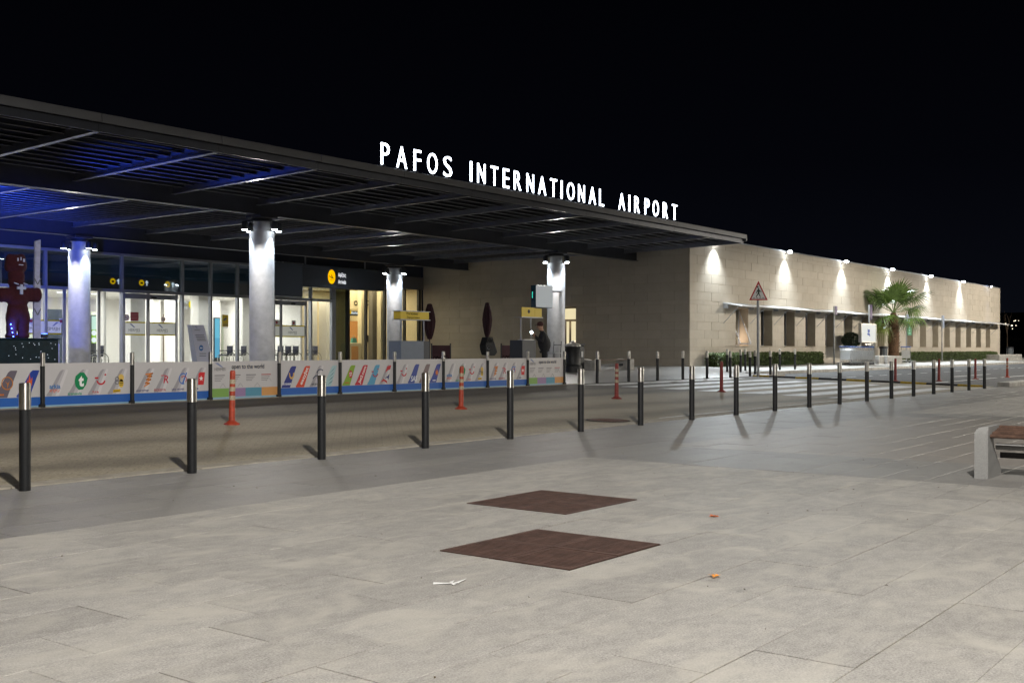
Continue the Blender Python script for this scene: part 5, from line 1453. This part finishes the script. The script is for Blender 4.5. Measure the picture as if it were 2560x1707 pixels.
# black litter bin near the column
Y = 22.4; x = PX(1432, Y); zb = tz(Y)
t = thing('litter_bin', 'black round cast litter bin beside the far column', 'bin', (x, Y, zb))
zt_ = PZ(1432, 862, Y); r = .30
MB().lathe(x, Y, [(r * 1.12, zb), (r * 1.12, zb + .22), (r, zb + .26), (r * .95, zb + .3), (r * .95, zt_ - .08), (r, zt_ - .06)], 24).obj('body', m_black, t, True)
MB().lathe(x, Y, [(r * 1.0, zt_ - .058), (r * 1.02, zt_ - .02), (r * .85, zt_ + .03), (r * .3, zt_ + .08), (r * .25, zt_ + .14), (.02, zt_ + .16)], 24).obj('lid', m_steel, t, True)
MB().box(x + .1, Y - .3, zb + .55, x + .22, Y - .285, zb + .75).obj('badge', m_pole, t)
Y = 22.9; x = PX(1453, Y)
t = thing('dark_bin', 'plain dark square bin just right of the round litter bin', 'bin', (x, Y, tz(Y)))
MB().cbox(x - .2, Y, tz(Y), x + .25, Y + .5, PZ(1453, 863, Y), .04).obj('body', m_black, t); MB().cbox(x - .22, Y - .02, PZ(1453, 863, Y) + .002, x + .27, Y + .52, PZ(1453, 861, Y) + .03, .015).obj('lid', m_dark, t)

# leaning banner totem near the doors
Yb = 36.8
m_totem = M('lavender_white_totem', (.5, .52, .66), .5)
xa, xb = PX(484, Yb), PX(523, Yb); ztop = PZ(484, 812, Yb)
t = thing('leaning_totem', 'leaning white information totem with round blue arrow before the doors', 'totem', (xa + .3, Yb, .474))
k_ = (xb - xa) * .42
fc = MB().add([(xa + .22, Yb, .474), (xb + .28, Yb, .474), (xa + k_ * 1.55, Yb, ztop), (xa - .12, Yb, ztop), (xa + .22, Yb + .35, .474), (xb + .28, Yb + .35, .474), (xa + k_ * 1.55, Yb + .25, ztop), (xa - .12, Yb + .25, ztop)], [(0, 1, 2, 3), (7, 6, 5, 4), (0, 4, 5, 1), (1, 5, 6, 2), (2, 6, 7, 3), (3, 7, 4, 0)]).obj('panel', m_totem, t)
text('HERMES', xa + .17, Yb - .004, ztop - .2, .05, .26, m_film_grey, fc, 'lettering'); flat([(xa + .05, ztop - .05), (xa + .1, ztop - .05), (xa + .2, ztop - .14), (xa + .16, ztop - .14)], Yb - .002, m_logo_bl, fc, 'logo_wing')
for k in range(4):
    MB().box(xa + .08 + k * .03, Yb - .006, ztop - .42 - k * .07, xa + .5 + k * .03, Yb - .002, ztop - .39 - k * .07).obj('text_line', m_film_grey, fc)
dd_ = disc(xa + .36, Yb - .003, ztop - .92, .10, M('totem_blue', (.03, .14, .42), .5), fc, 'blue_disc', .12)
flat([(xa + .30, ztop - .92), (xa + .35, ztop - .88), (xa + .35, ztop - .905), (xa + .42, ztop - .905), (xa + .42, ztop - .935), (xa + .35, ztop - .935), (xa + .35, ztop - .96)], Yb - .008, m_white, dd_, 'arrow')
for k in range(2): MB().box(xa + .28, Yb - .006, ztop - 1.16 - k * .09, xa + .6, Yb - .002, ztop - 1.13 - k * .09).obj('text_line', m_film_grey, fc)

# wheelchairs inside the doors
m_rubber = M('tyre_black', (.015, .015, .016), .6); m_seat = M('navy_vinyl', (.02, .022, .05), .5)
def ring(mb, c, r, rr, n=20):
    for i in range(n):
        a, b = 2 * math.pi * i / n, 2 * math.pi * (i + 1) / n
        mb.cyl((c[0] + r * math.cos(a), c[1], c[2] + r * math.sin(a)), (c[0] + r * math.cos(b), c[1], c[2] + r * math.sin(b)), rr, n=5, cap=False)
def wheelchair(x, y, lb):
    z = .478; t = thing('wheelchair', lb, 'wheelchair', (x, y, z), 'folded wheelchairs inside the doors')
    for s in (-.26, .26):
        mb = MB(); ring(mb, (x, y + s, z + .30), .285, .014); wh = mb.obj('tyre', m_rubber, t)
        mb = MB(); ring(mb, (x, y + s * 1.12, z + .30), .25, .008); mb.obj('hand_rim', m_steel, wh)
        mb = MB()
        for k in range(6):
            a = k * math.pi / 3; mb.cyl((x, y + s, z + .30), (x + .28 * math.cos(a), y + s, z + .30 + .28 * math.sin(a)), .005, n=4)
        mb.obj('spokes', m_steel, wh)
        mb = MB(); ring(mb, (x - .42, y + s * .8, z + .09), .07, .018, 12); mb.obj('caster', m_rubber, t)
        MB().tube([(x + .2, y + s * .8, z + .95), (x + .12, y + s * .8, z + .92), (x + .1, y + s * .8, z + .45), (x - .4, y + s * .8, z + .45), (x - .42, y + s * .8, z + .1)], .014, 6).obj('frame_tube', m_steel, t)
        MB().cbox(x - .3, y + s * .85 - .03, z + .66, x + .08, y + s * .85 + .03, z + .70, .01).obj('armrest', m_seat, t)
    MB().cbox(x - .38, y - .2, z + .46, x + .08, y + .2, z + .51, .015).obj('seat', m_seat, t)
    MB().cbox(x + .085, y - .2, z + .5, x + .13, y + .2, z + .9, .015).obj('backrest', m_seat, t)
for px, y, lb in [(697, 40.6, 'dark wheelchair behind the right sliding door, leftmost of the row'), (716, 40.6, 'dark wheelchair behind the right sliding door, second of the row'), (735, 40.6, 'dark wheelchair behind the right sliding door, third of the row'), (783, 40.4, 'dark wheelchair beside the pillar right of the sliding door'), (570, 40.7, 'dark wheelchair before the cyan screen'), (247, 40.5, 'dark wheelchair with chrome wheels right of the leftmost column'), (605, 41.4, 'dark wheelchair by the wood panel left of the big column')]:
    wheelchair(PX(px, y), y, lb)

# ================================================================== BEAR DISPLAY
YB = 24.0
m_bear = M('dark_maroon_plush', (.045, .005, .011), .95, var=.3, vscale=25, bump=.5, bscale=60)
m_plat = M('glossy_teal_cloth', (.006, .02, .03), .3, var=.4, vscale=8)
xr_ = PX(127, YB); zp = 1.44
pl = thing('display_platform', 'low dark teal sparkling platform under the bear figure', 'platform', (xr_ - 1.5, YB, .47))
MB().cbox(xr_ - 4.2, YB - .35, .47, xr_, YB + .9, zp, .02).obj('skirt', m_plat, pl)
MB().cbox(xr_ - 4.22, YB - .37, zp + .002, xr_ + .02, YB + .92, zp + .03, .01).obj('top', m_plat, pl)
st_ = MB()
random.seed(5)
m_star = EM('fairy_light', (.75, .85, 1), 2.2)
for k in range(46):
    st_.ell((random.uniform(xr_ - 2.2, xr_ - .05), YB - .355, random.uniform(.98, 1.38)), (.006, .006, .006), 6, 4)
o = st_.obj('fairy_lights', m_star, pl); o['kind'] = 'stuff'
def bx_(px): return PX(px, YB)
def bz_(px, py): return PZ(px, py, YB)
# silhouette points in photo pixels (right half visible) -> rounded figure with depth
bear = thing('bear_figure', 'dark maroon bear figure with outstretched arms and a cross necklace', 'figure', (bx_(38), YB, zp + .03))
def blob(points):  # merged by remesh into one body
    mb = MB()
    for c, r in points: mb.ell(c, r, 18, 12)
    me = mb.mesh('body', m_bear)
    o = bpy.data.objects.new('body', me); COL.objects.link(o)
    md = o.modifiers.new('r', 'REMESH'); md.mode = 'VOXEL'; md.voxel_size = .022
    sm_ = o.modifiers.new('s', 'SMOOTH'); sm_.iterations = 8
    dg = bpy.context.evaluated_depsgraph_get(); dg.update()
    m2 = bpy.data.meshes.new_from_object(o.evaluated_get(dg)); bpy.data.objects.remove(o)
    for p in m2.polygons: p.use_smooth = True
    if not m2.materials: m2.materials.append(m_bear)
    return m2
xc = bx_(38); S = 1 / 110.4
def pt(px, py): return (bx_(px), YB, bz_(px, py))
pb = []
def e_(px, py, rx, rz, ry=.16): pb.append((pt(px, py), (rx * S * 1.02, ry, rz * S)))
e_(39, 660, 26, 24, .2); e_(26, 646, 11, 12, .1); e_(52, 646, 11, 12, .1); e_(20, 668, 8, 12, .1); e_(58, 668, 8, 12, .1)
e_(41, 690, 20, 20, .17); e_(41, 706, 20, 16, .17)
for q in range(9): e_(4 + q * 11, 737, 12, 19, .13)
e_(44, 750, 26, 26, .18); e_(44, 775, 26, 28, .18)
e_(30, 795, 15, 30, .14); e_(59, 795, 15, 30, .14); e_(29, 820, 13, 25, .13); e_(58, 820, 14, 25, .13); e_(28, 840, 14, 9, .17); e_(58, 839, 14, 10, .17)
me = blob(pb)
for v in me.vertices: v.co -= ORG[bear.name]
link('body', me, bear)
m_pale = M('pale_blue_trim', (.45, .5, .7), .5)
x, _, z = pt(41, 723)
cr_ = MB().box(x - .03, YB - .235, z - .12, x + .03, YB - .2, z + .10); cr_.box(x - .10, YB - .234, z - .01, x + .10, YB - .201, z + .05); cr_.obj('cross_pendant', m_pale, bear)
for dx in (-.16, .06): MB().tube([(x + dx, YB - .20, z + .13), (x + dx + .1, YB - .21, z + .10)], .012, 6).obj('necklace', m_pale, bear)
x, _, z = pt(40, 650)
for dx, dz, w in [(-.07, 0, .015), (0, .02, .012), (.07, -.01, .02)]: MB().box(x + dx - w, YB - .225, z + dz - .04, x + dx + w, YB - .21, z + dz + .03).obj('face_mark', m_pale, bear)
MB().box(x - .05, YB - .225, z - .13, x + .05, YB - .21, z - .11).obj('mouth_mark', m_pale, bear)
bd2 = thing('arrow_plank', 'tall pale plank post with dark arrow marks right of the bear figure', 'post', (bx_(95), YB, zp + .03))
xp0, xp1 = bx_(89), bx_(105)
MB().prism([(xp0, zp + .032), (xp1, zp + .032), (xp1 + .01, 2.55), (xp1 - .02, 2.9), (xp1 + .005, 3.74), (xp0 + .03, 3.70), (xp0 + .02, 2.8), (xp0 - .01, 2.0)], YB + .06, YB + .12).obj('plank', M('blue_lit_plank', (.42, .44, .62), .6, var=.15, vscale=12), bd2)  # white plank tinted blue, the LED light on it is in the colour
for z in (2.05, 2.75):
    MB().tube([(xp0, YB + .05, z + .1), ((xp0 + xp1) / 2, YB + .05, z - .04), (xp1, YB + .05, z + .1)], .012, 5).obj('arrow_mark', m_film_grey, bd2)
m_pink = M('pink_balloon', (.55, .16, .24), .3)
for px, py, r, lb in [(-4, 622, .13, 'pink balloon above the bear at the left edge'), (62, 704, .10, 'mauve balloon half hidden behind the bear neck')]:
    t = thing('balloon', lb, 'balloon', (bx_(px), YB + .35, bz_(px, py)), 'balloons by the bear')
    b_ = MB().lathe(bx_(px), YB + .35, [(.01, bz_(px, py) - r * 1.3), (r * .5, bz_(px, py) - r), (r * .9, bz_(px, py) - r * .35), (r, bz_(px, py) + r * .2), (r * .8, bz_(px, py) + r * .75), (r * .4, bz_(px, py) + r * 1.08), (.01, bz_(px, py) + r * 1.15)], 18).obj('envelope', m_pink, t, True)
    MB().cyl((bx_(px), YB + .35, zp + .03), (bx_(px), YB + .35, bz_(px, py) - r * 1.3), .003, n=4).obj('string', m_white, t)
bb = thing('backing_board', 'purple painted backing panel behind the bear figure', 'panel', (bx_(0), YB + .6, zp + .03))
MB().prism([(bx_(-60), zp + .034), (bx_(8), zp + .034), (bx_(20), 2.2), (bx_(12), 2.9), (bx_(-60), 2.9)], YB + .6, YB + .65).obj('board', M('violet_board', (.2, .12, .34), .6), bb); MB().box(bx_(0), YB + .655, zp + .034, bx_(0) + .06, YB + .8, 2.6).obj('prop', m_dark, bb)
# blue LED floods on the platform and a star of LEDs
m_bl = EM('blue_led', (.05, .12, 1.0), 26)
for k, (dx, dy, aim, pw, cone) in enumerate([(-.35, .5, (13.5, 33, 5.4), 2600, 84), (-.05, .8, (14.5, 39, 4.4), 9000, 80), (.0, -.25, (16.0, 23.0, 5.7), 1500, 56)]):
    x, y = xr_ - .3 + dx, YB + dy
    t = thing('blue_floodlight', 'small blue LED floodlight on the display platform ' + ['behind the plank post', 'at the rear corner', 'at the front corner'][k], 'floodlight', (x, y, zp + .03), 'blue floodlights on the platform')
    MB().cbox(x - .07, y - .04, zp + .035, x + .07, y + .04, zp + .13, .01).obj('housing', m_dark, t); MB().box(x - .055, y - .03, zp + .131, x + .055, y + .03, zp + .136).obj('lens', m_bl, t)
    lamp('blue_beam', 'SPOT', (x, y, zp + .17), pw, (.03, .10, 1.0), t, .04, aim, cone, .6)
sl = MB(); x, _, z = pt(19, 811)
for k in range(4): sl.ell((bx_(18 + 2 * k), YB - .16, bz_(20, 811 + 10 * k)), (.012, .012, .012), 8, 6)
tag(sl.obj('led_string', m_bl), 'short string of bright blue LED points between the bear legs', 'lights')
lamp('led_glow', 'POINT', (bx_(20), YB - .22, bz_(20, 820)), 10, (.05, .15, 1), None, .02)
# white box behind the platform
Yb = 30; x0, x1 = PX(128, Yb), PX(150, Yb)
t = thing('white_cabinet', 'low pale cabinet between the platform and the leftmost column', 'cabinet', (x0 + .3, Yb, .47))
MB().cbox(x0, Yb, .474, x1, Yb + .5, PZ(140, 858, Yb), .03).obj('body', m_totem, t); MB().box(x0 + .02, Yb - .004, PZ(140, 877, Yb), x1 - .02, Yb - .001, PZ(140, 876, Yb)).obj('seam', m_dark, t); MB().cbox(x0 + .05, Yb + .05, PZ(140, 858, Yb) + .001, x1 - .05, Yb + .45, PZ(140, 854, Yb), .02).obj('lid', m_totem, t)
# ================================================================== PLANTS
random.seed(11)
m_leaf = M('hedge_leaf', (.065, .10, .022), .6, rnd=.45, var=.3, vscale=2)
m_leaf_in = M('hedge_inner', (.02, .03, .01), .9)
def hedge(x0, x1, y0, y1, z0, z1, lb, n):
    t = thing('clipped_hedge', lb, 'hedge', ((x0 + x1) / 2, (y0 + y1) / 2, z0), 'clipped hedges along the stone wall')
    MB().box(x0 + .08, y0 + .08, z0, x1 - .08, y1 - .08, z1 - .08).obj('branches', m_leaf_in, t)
    mb = MB()
    for _ in range(n):
        face = random.random()
        x = random.uniform(x0, x1)
        if face < .45: y, z = y0 + random.uniform(-.03, .08), random.uniform(z0, z1)
        elif face < .9: y, z = random.uniform(y0, y1), z1 + random.uniform(-.09, .04) + .03 * math.sin(x * 3)
        else:
            x = random.choice((x0, x1)) + random.uniform(-.04, .04); y, z = random.uniform(y0, y1), random.uniform(z0, z1)
        a, b = random.uniform(0, 6.3), random.uniform(-1, 1); s = random.uniform(.025, .06)
        u = Vector((math.cos(a) * math.cos(b), math.sin(a) * math.cos(b), math.sin(b))); v = u.orthogonal().normalized() * s * .55; u = u * s
        p = Vector((x, y, z))
        mb.add([(p - u)[:], (p + v)[:], (p + u)[:], (p - v)[:]], [(0, 1, 2, 3)])
    mb.obj('foliage', m_leaf, t)
hedge(44.8, 57.3, 22.75, 23.35, .44, 1.03, 'clipped green hedge between the stone corner and the trolley row', 9000)
hedge(70.2, 93.5, 22.75, 23.35, .44, 1.0, 'clipped green hedge under the far windows right of the palm', 9000)
# round shrub
Y = 22.9; x = PX(2128, Y); zc_ = PZ(2128, 850, Y)
t = thing('round_shrub', 'rounded dark green shrub behind the trolley row', 'shrub', (x, Y, .45))
MB().cyl((x, Y, .44), (x, Y, zc_), .05, n=8).obj('trunk', M('bark', (.08, .055, .035), .9), t)
mb = MB()
for _ in range(2600):
    d = Vector((random.gauss(0, 1), random.gauss(0, 1), random.gauss(0, 1))).normalized() * random.uniform(.75, 1.03)
    p = Vector((x + d.x * .72, Y + d.y * .5, zc_ + d.z * .45)); u = Vector((random.gauss(0, 1), random.gauss(0, 1), random.gauss(0, 1))).normalized(); v = u.orthogonal().normalized() * .025; u *= .05
    mb.add([(p - u)[:], (p + v)[:], (p + u)[:], (p - v)[:]], [(0, 1, 2, 3)])
mb.obj('crown', M('shrub_leaf', (.025, .05, .018), .6, rnd=.4, var=.2), t)
# fan palm
PYp = 22.1; PXp = PX(2234, PYp); zcr = PZ(2234, 782, PYp)
palm = thing('fan_palm', 'fan palm with shaggy brown trunk and green fans before the stone wall', 'palm tree', (PXp, PYp, .5))
m_trunk = M('palm_fibre', (.12, .07, .04), .95, var=.5, vscale=14, bump=.8, bscale=25)
prof = [(.31, .45), (.33, .7), (.30, 1.2), (.32, 1.8), (.28, 2.5), (.24, 2.9), (.15, zcr)]
MB().lathe(PXp, PYp, prof, 18).obj('trunk', m_trunk, palm, True)
mb = MB()
for k in range(230):
    z = .5 + (zcr - .75) * k / 230; a = k * 2.4; r = .31 - .05 * max(0, (z - 2.0))
    o_ = Vector((math.cos(a), math.sin(a), 0)); w = Vector((-o_.y, o_.x, 0)) * random.uniform(.05, .08)
    p = Vector((PXp, PYp, z)) + o_ * (r - .02); q = p + o_ * random.uniform(.05, .13) + Vector((0, 0, random.uniform(.08, .2)))
    mb.add([(p - w)[:], (p + w)[:], (q + w * .4)[:], (q - w * .4)[:]], [(0, 1, 2, 3)])
mb.obj('leaf_boots', M('palm_boots', (.16, .09, .05), .9, rnd=.4), palm)
m_fan = M('palm_fan_leaf', (.12, .20, .045), .5, var=.25, vscale=3, rnd=.2); m_fan2 = M('palm_fan_yellow', (.15, .19, .04), .5, var=.25, vscale=3)
def fan_mesh(L, Rr, droop, mat, seed):
    rnd = random.Random(seed); mb = MB()
    # petiole arcs along +X
    pts = []
    for i in range(6):
        u = i / 5; pts.append(Vector((L * u, 0, -.10 * L * u * u)))
    for a, b in zip(pts, pts[1:]): mb.cyl(a, b, .02, .015, 5, False)
    c = pts[-1]; n = 30
    for i in range(n):
        a = R(-128 + 256 * i / (n - 1)); da = R(4.6)
        ln = Rr * (1 - .22 * abs(math.sin(a / 2))) * rnd.uniform(.92, 1.05)
        d = Vector((math.cos(a), math.sin(a), 0)); s = Vector((-d.y, d.x, 0))
        pr = None
        for j in range(6):
            u = j / 5; rr_ = ln * u
            w = rr_ * math.tan(da) if u < .55 else ln * .55 * math.tan(da) * (1 - (u - .55) / .47)
            z = -.02 + .10 * Rr * math.sin(u * 2.2) - droop * Rr * max(0, u - .45) ** 2 * 2.2 + (.03 * (1 if i % 2 else -1)) * u
            p = c + d * rr_ + Vector((0, 0, z))
            cur = (p - s * w, p + s * w)
            if pr: mb.add([pr[0][:], cur[0][:], cur[1][:], pr[1][:]], [(0, 1, 2, 3)])
            pr = cur
    return mb.mesh('palm_leaf', mat)
fans = [fan_mesh(1.35, 1.0, .5, m_fan, 1), fan_mesh(1.2, .95, .9, m_fan, 2), fan_mesh(.95, .85, 1.3, m_fan2, 3), fan_mesh(1.0, 1.0, .25, m_fan, 4)]
leafs = []
for k in range(24):
    el = [70, 50, 58, 35, 42, 18, 25, 5, -12, -30][k % 10] + random.uniform(-8, 8)
    leafs.append((k * 137.5, el))
for az, el in leafs:
    mi = 3 if el > 45 else (0 if el > 15 else (1 if el > -8 else 2))
    o = link('palm_leaf', fans[mi], palm, (PXp, PYp, zcr - (.25 if el < 0 else 0)))
    o.rotation_euler = (random.uniform(-.5, .5), -R(el), R(az))
    sc_ = random.uniform(.98, 1.2); o.scale = (sc_, sc_, sc_)

# ================================================================== TROLLEY PARK
m_chr = M('trolley_chrome', (.66, .68, .70), .25, .9); m_tblue = M('trolley_blue', (.02, .10, .42), .4); m_tw = M('trolley_board', (.62, .64, .66), .4)
def trolley(x, y, z, lb, grp):
    t = thing('luggage_trolley', lb, 'trolley', (x, y, z), grp)
    for s in (-.28, .28):
        MB().tube([(x, y + s, z + 1.0), (x + .03, y + s, z + .55), (x + .08, y + s, z + .16), (x + .75, y + s * .6, z + .14)], .014, 6).obj('side_tube', m_chr, t)
    MB().cyl((x, y - .30, z + 1.0), (x, y + .30, z + 1.0), .026, n=8).obj('handle', m_tblue, t, True)
    MB().cyl((x - .05, y - .29, z + .97), (x, y - .29, z + 1.0), .02, n=6).obj('brake_lever', m_tblue, t)
    b = MB()
    for zz in (.95, .88, .82): b.cyl((x + .02, y - .28, z + zz), (x + .02, y + .28, z + zz), .007, n=5)
    for k in range(5): b.cyl((x + .02, y - .24 + k * .12, z + .82), (x + .02, y - .24 + k * .12, z + .95), .006, n=5)
    b.obj('basket_wires', m_chr, t)
    MB().cbox(x + .03, y - .25, z + .30, x + .045, y + .25, z + .78, .004).obj('advert_board', m_tw, t)
    b = MB()
    for k in range(4): b.cyl((x + .08, y - .18 + k * .12, z + .17), (x + .75, y - .12 + k * .08, z + .15), .008, n=5)
    b.obj('deck_bars', m_chr, t)
    for dx, dy in ((.12, -.25), (.12, .25), (.72, 0)):
        MB().cyl((x + dx, y + dy - .02, z + .06), (x + dx, y + dy + .02, z + .06), .06, n=12).obj('wheel', m_rubber, t, True)
    return t
TY = 21.6; zt0 = tz(TY) + .006
t0 = trolley(57.35, TY, zt0, 'blue handled chrome luggage trolley at the left end of the nested row', 'nested luggage trolleys')
for k in range(1, 17):
    c = copy_tree(t0, None, (57.35 + .225 * k, TY, zt0))
    c['label'] = 'blue handled chrome luggage trolley, %s from the left in the nested row' % ORD[k] if k < 16 else 'blue handled chrome luggage trolley at the right end of the nested row'
trolley(PX(2264, 21.9), 21.9, tz(21.9) + .006, 'single luggage trolley standing alone right of the palm', None)
# trolley rail and sign
Y = 21.7; xa, xb = PX(2184, Y), PX(2197, Y)
t = thing('trolley_rail', 'bent steel tube rail at the right end of the trolley row', 'rail', (xa, Y, tz(Y)))
zt_ = PZ(2184, 861, Y)
MB().tube([(xa - .9, Y, zt_), (xa - .12, Y, zt_), (xa, Y, zt_ - .12), (xa, Y, tz(Y))], .035, 8).obj('front_tube', m_steel, t)
MB().tube([(xa - .4, Y + .35, zt_), (xb - .12, Y + .35, zt_), (xb, Y + .35, zt_ - .12), (xb, Y + .35, tz(Y))], .035, 8).obj('rear_tube', m_steel, t)
Y = 21.55; x0, x1 = PX(2154, Y), PX(2191, Y); z0_, z1_ = PZ(2170, 856, Y), PZ(2170, 809, Y)
t = thing('trolley_sign', 'white framed sign with blue trolley and hand pictograms above the trolley row', 'sign', ((x0 + x1) / 2, Y, tz(Y)))
fr = MB().box(x0, Y, z0_, x0 + .05, Y + .18, z1_); fr.box(x1 - .05, Y, z0_, x1, Y + .18, z1_); fr.box(x0 + .05, Y, z1_ - .05, x1 - .05, Y + .18, z1_); fr.box(x0 + .05, Y, z0_, x1 - .05, Y + .18, z0_ + .05)
fr.obj('frame', m_steel, t)
f_ = MB().box(x0 + .05, Y + .03, z0_ + .05, x1 - .05, Y + .1, z1_ - .05).obj('face', M('sign_pale_blue_white', (.60, .66, .72), .4), t)
xm_ = (x0 + x1) / 2; m_sb = M('sign_blue_print', (.02, .07, .35), .5)
flat([(xm_ - .16, z1_ - .28), (xm_ - .12, z1_ - .28), (xm_ - .12, z1_ - .32), (xm_ + .18, z1_ - .32), (xm_ + .18, z1_ - .48), (xm_ - .14, z1_ - .5)], Y + .028, m_sb, f_, 'trolley_pictogram')
for dx in (-.12, .15): disc(xm_ + dx, Y + .028, z1_ - .56, .035, m_sb, f_, 'wheel_pictogram')
flat([(xm_ - .24, z0_ + .50), (xm_ - .02, z0_ + .54), (xm_ + .18, z0_ + .50), (xm_ + .24, z0_ + .34), (xm_ + .14, z0_ + .34), (xm_ + .06, z0_ + .42), (xm_ - .1, z0_ + .38)], Y + .028, m_sb, f_, 'hand_pictogram')
for xx in (x0 + .15, x1 - .03): MB().cyl((xx, Y + .09, tz(Y)), (xx, Y + .09, z0_), .03, n=8).obj('leg', m_steel, t, True)
# concrete planters and street bins
def planter(x0, x1, y0, y1, z1, lb):
    z0 = tz(y0)
    t = thing('concrete_planter', lb, 'planter', ((x0 + x1) / 2, y0, z0), 'concrete blocks on the far pavement')
    MB().cbox(x0, y0, z0 - .02, x1, y1, z1, .03).obj('block', m_conc, t)
    MB().cbox(x0 + .08, y0 - .012, z0 + .08, x1 - .08, y0 - .001, z1 - .08, .004).obj('recessed_panel', M('darker_concrete', (.27, .265, .25), .85, var=.2, vscale=5), t)
    return t
planter(PX(2200, 21.7), PX(2219, 21.7), 21.75, 22.9, tz(21.7) + .50, 'concrete block right of the trolley rail')
planter(PX(2220, 21.5), PX(2236, 21.5), 21.5, 22.6, tz(21.5) + .50, 'pale concrete block in front of the palm trunk')
planter(PX(2237, 21.5), PX(2258, 21.5), 21.55, 22.7, tz(21.5) + .48, 'darker concrete block right of the palm trunk')
for a, b, lb in [(2499.5, 2521, 'pale concrete block past the far end of the stone building'), (2522, 2542, 'middle concrete block past the far end of the stone building'), (2543.5, 2555, 'rightmost concrete block past the far end of the stone building')]:
    Y = 21.8; zt_ = PZ(2520, 886, Y)
    planter(PX(a, Y), PX(b, Y), Y, Y + 1.2, zt_, lb)
def street_bin(px, Y, ytop, ybot, wpx, lb):
    x = PX(px, Y); z0 = tz(Y) if ybot is None else PZ(px, ybot, Y); zt_ = PZ(px, ytop, Y); w = wpx / F_PX * (x * ca + Y * sa) / 2
    t = thing('street_bin', lb, 'bin', (x, Y, z0), 'grey street bins')
    MB().lathe(x, Y, [(w * .72, z0), (w * .92, zt_ - .14)], 18).obj('body', M('bin_grey', (.10, .12, .14), .5, var=.2, vscale=10), t, True)
    MB().lathe(x, Y, [(w * 1.05, zt_ - .138), (w * 1.1, zt_ - .1), (w * 1.05, zt_ - .03), (w * .6, zt_)], 18).obj('lid', m_dark, t, True)
    b = MB()
    for k in range(8): b.cyl((x + w * .9 * math.cos(k * .785), Y + w * .9 * math.sin(k * .785), z0 + .1), (x + w * .95 * math.cos(k * .785), Y + w * .95 * math.sin(k * .785), zt_ - .16), .012, n=5)
    b.obj('rib_bars', m_pole, t)
street_bin(2209, 23.0, 865, None, 20, 'grey round street bin left of the palm trunk')
street_bin(2524, 24.6, 867, None, 18, 'grey round street bin beyond the building end')
# bare young tree at the far right
Y = 26; x = PX(2518, Y)
t = thing('young_tree', 'thin bare young tree in the dark past the building end', 'tree', (x, Y, .4))
MB().cyl((x, Y, -.2), (x, Y, 3.2), .05, .03, 8).obj('trunk', MATS['bark'], t)
for a, b in [((0, 0, 2.6), (-.5, .2, 4.3)), ((0, 0, 2.9), (.7, -.2, 4.6)), ((0, 0, 3.2), (.1, .3, 4.9)), ((.35, -.1, 3.75), (.9, .3, 4.7))]:
    MB().cyl((x + a[0], Y + a[1], a[2]), (x + b[0], Y + b[1], b[2]), .03, .012, 6).obj('limb', MATS['bark'], t)

# ================================================================== STREET LAMP OVER THE PLAZA, DISTANT TOWN LIGHTS
t = thing('street_lamp', 'tall street lamp standing over the near plaza, out of the picture', 'street lamp', (-1.6, -3.6, 0))
MB().lathe(-1.6, -3.6, [(.13, 0), (.12, .5), (.085, .6), (.06, 8.4)], 16).obj('pole', m_pole, t, True)
MB().tube([(-1.6, -3.6, 8.35), (-.6, -2.7, 8.6), (1.1, -1.15, 8.6)], .04, 8).obj('arm', m_pole, t)
MB().cbox(1.0, -1.3, 8.47, 1.6, -.7, 8.57, .03).obj('head', m_dark, t)
MB().box(1.08, -1.22, 8.455, 1.52, -.78, 8.468).obj('lens', EM('street_lamp_lens', (1, .93, .80), 30), t)
lamp('street_light', 'SPOT', (1.3, -1.0, 8.42), 5100, (1.0, .955, .885), t, .13, (1.35, -.95, 0), 172, .15, bat=1.6)
for (lx, ly, lb) in [(38, -6, 'tall street lamp beyond the right edge lighting the zebra crossing'), (62, 2.5, 'tall street lamp beyond the right edge lighting the trolley row'), (92, 6.5, 'tall street lamp beyond the right edge lighting the far road')]:
    t = thing('street_lamp', lb, 'street lamp', (lx, ly, 0), 'street lamps along the plaza')
    MB().lathe(lx, ly, [(.13, 0), (.12, .5), (.085, .6), (.06, 9)], 16).obj('pole', m_pole, t, True)
    MB().tube([(lx, ly, 8.9), (lx, ly + 1.6, 9.2)], .04, 8).obj('arm', m_pole, t)
    MB().cbox(lx - .2, ly + 1.5, 9.12, lx + .2, ly + 2.2, 9.22, .03).obj('head', m_dark, t)
    MB().box(lx - .15, ly + 1.6, 9.10, lx + .15, ly + 2.1, 9.118).obj('lens', EM('street_lamp_lens', (1, .93, .80), 30), t)
    lamp('street_light', 'SPOT', (lx, ly + 1.85, 9.06), 2200 if lx < 50 else 6200, (1.0, .92, .79), t, .15, (lx, ly + 1.9, 0), 172, .15, bat=1.6)
for k, (px, py) in enumerate([(2514, 809), (2529.6, 813.7), (2530.7, 821.8), (2539.6, 813.7), (2535, 802.5), (2538.4, 801.6), (2546.6, 801.6), (2519.8, 813.6)]):
    d = ray(px, py); dist = 560 + 40 * (k % 4)
    p = Vector((0, 0, EYE)) + Vector(d) * (dist)
    t = thing('distant_lamp', 'tiny distant town light on the dark hillside, %s from the left' % ORD[[0, 2, 3, 6, 4, 5, 7, 1][k]], 'street lamp', (p.x, p.y, p.z - 8), 'town lights on the hillside')
    MB().cyl((p.x, p.y, p.z - 14), (p.x, p.y, p.z - .2), .12, n=6).obj('pole', m_dark, t)
    r = [.34, .42, .30, .34, .22, .32, .2, .14][k]
    MB().ell(p, (r, r, r * .8), 10, 7).obj('globe', EM('town_lamp', (1, .85, .62), 3.0), t, True)
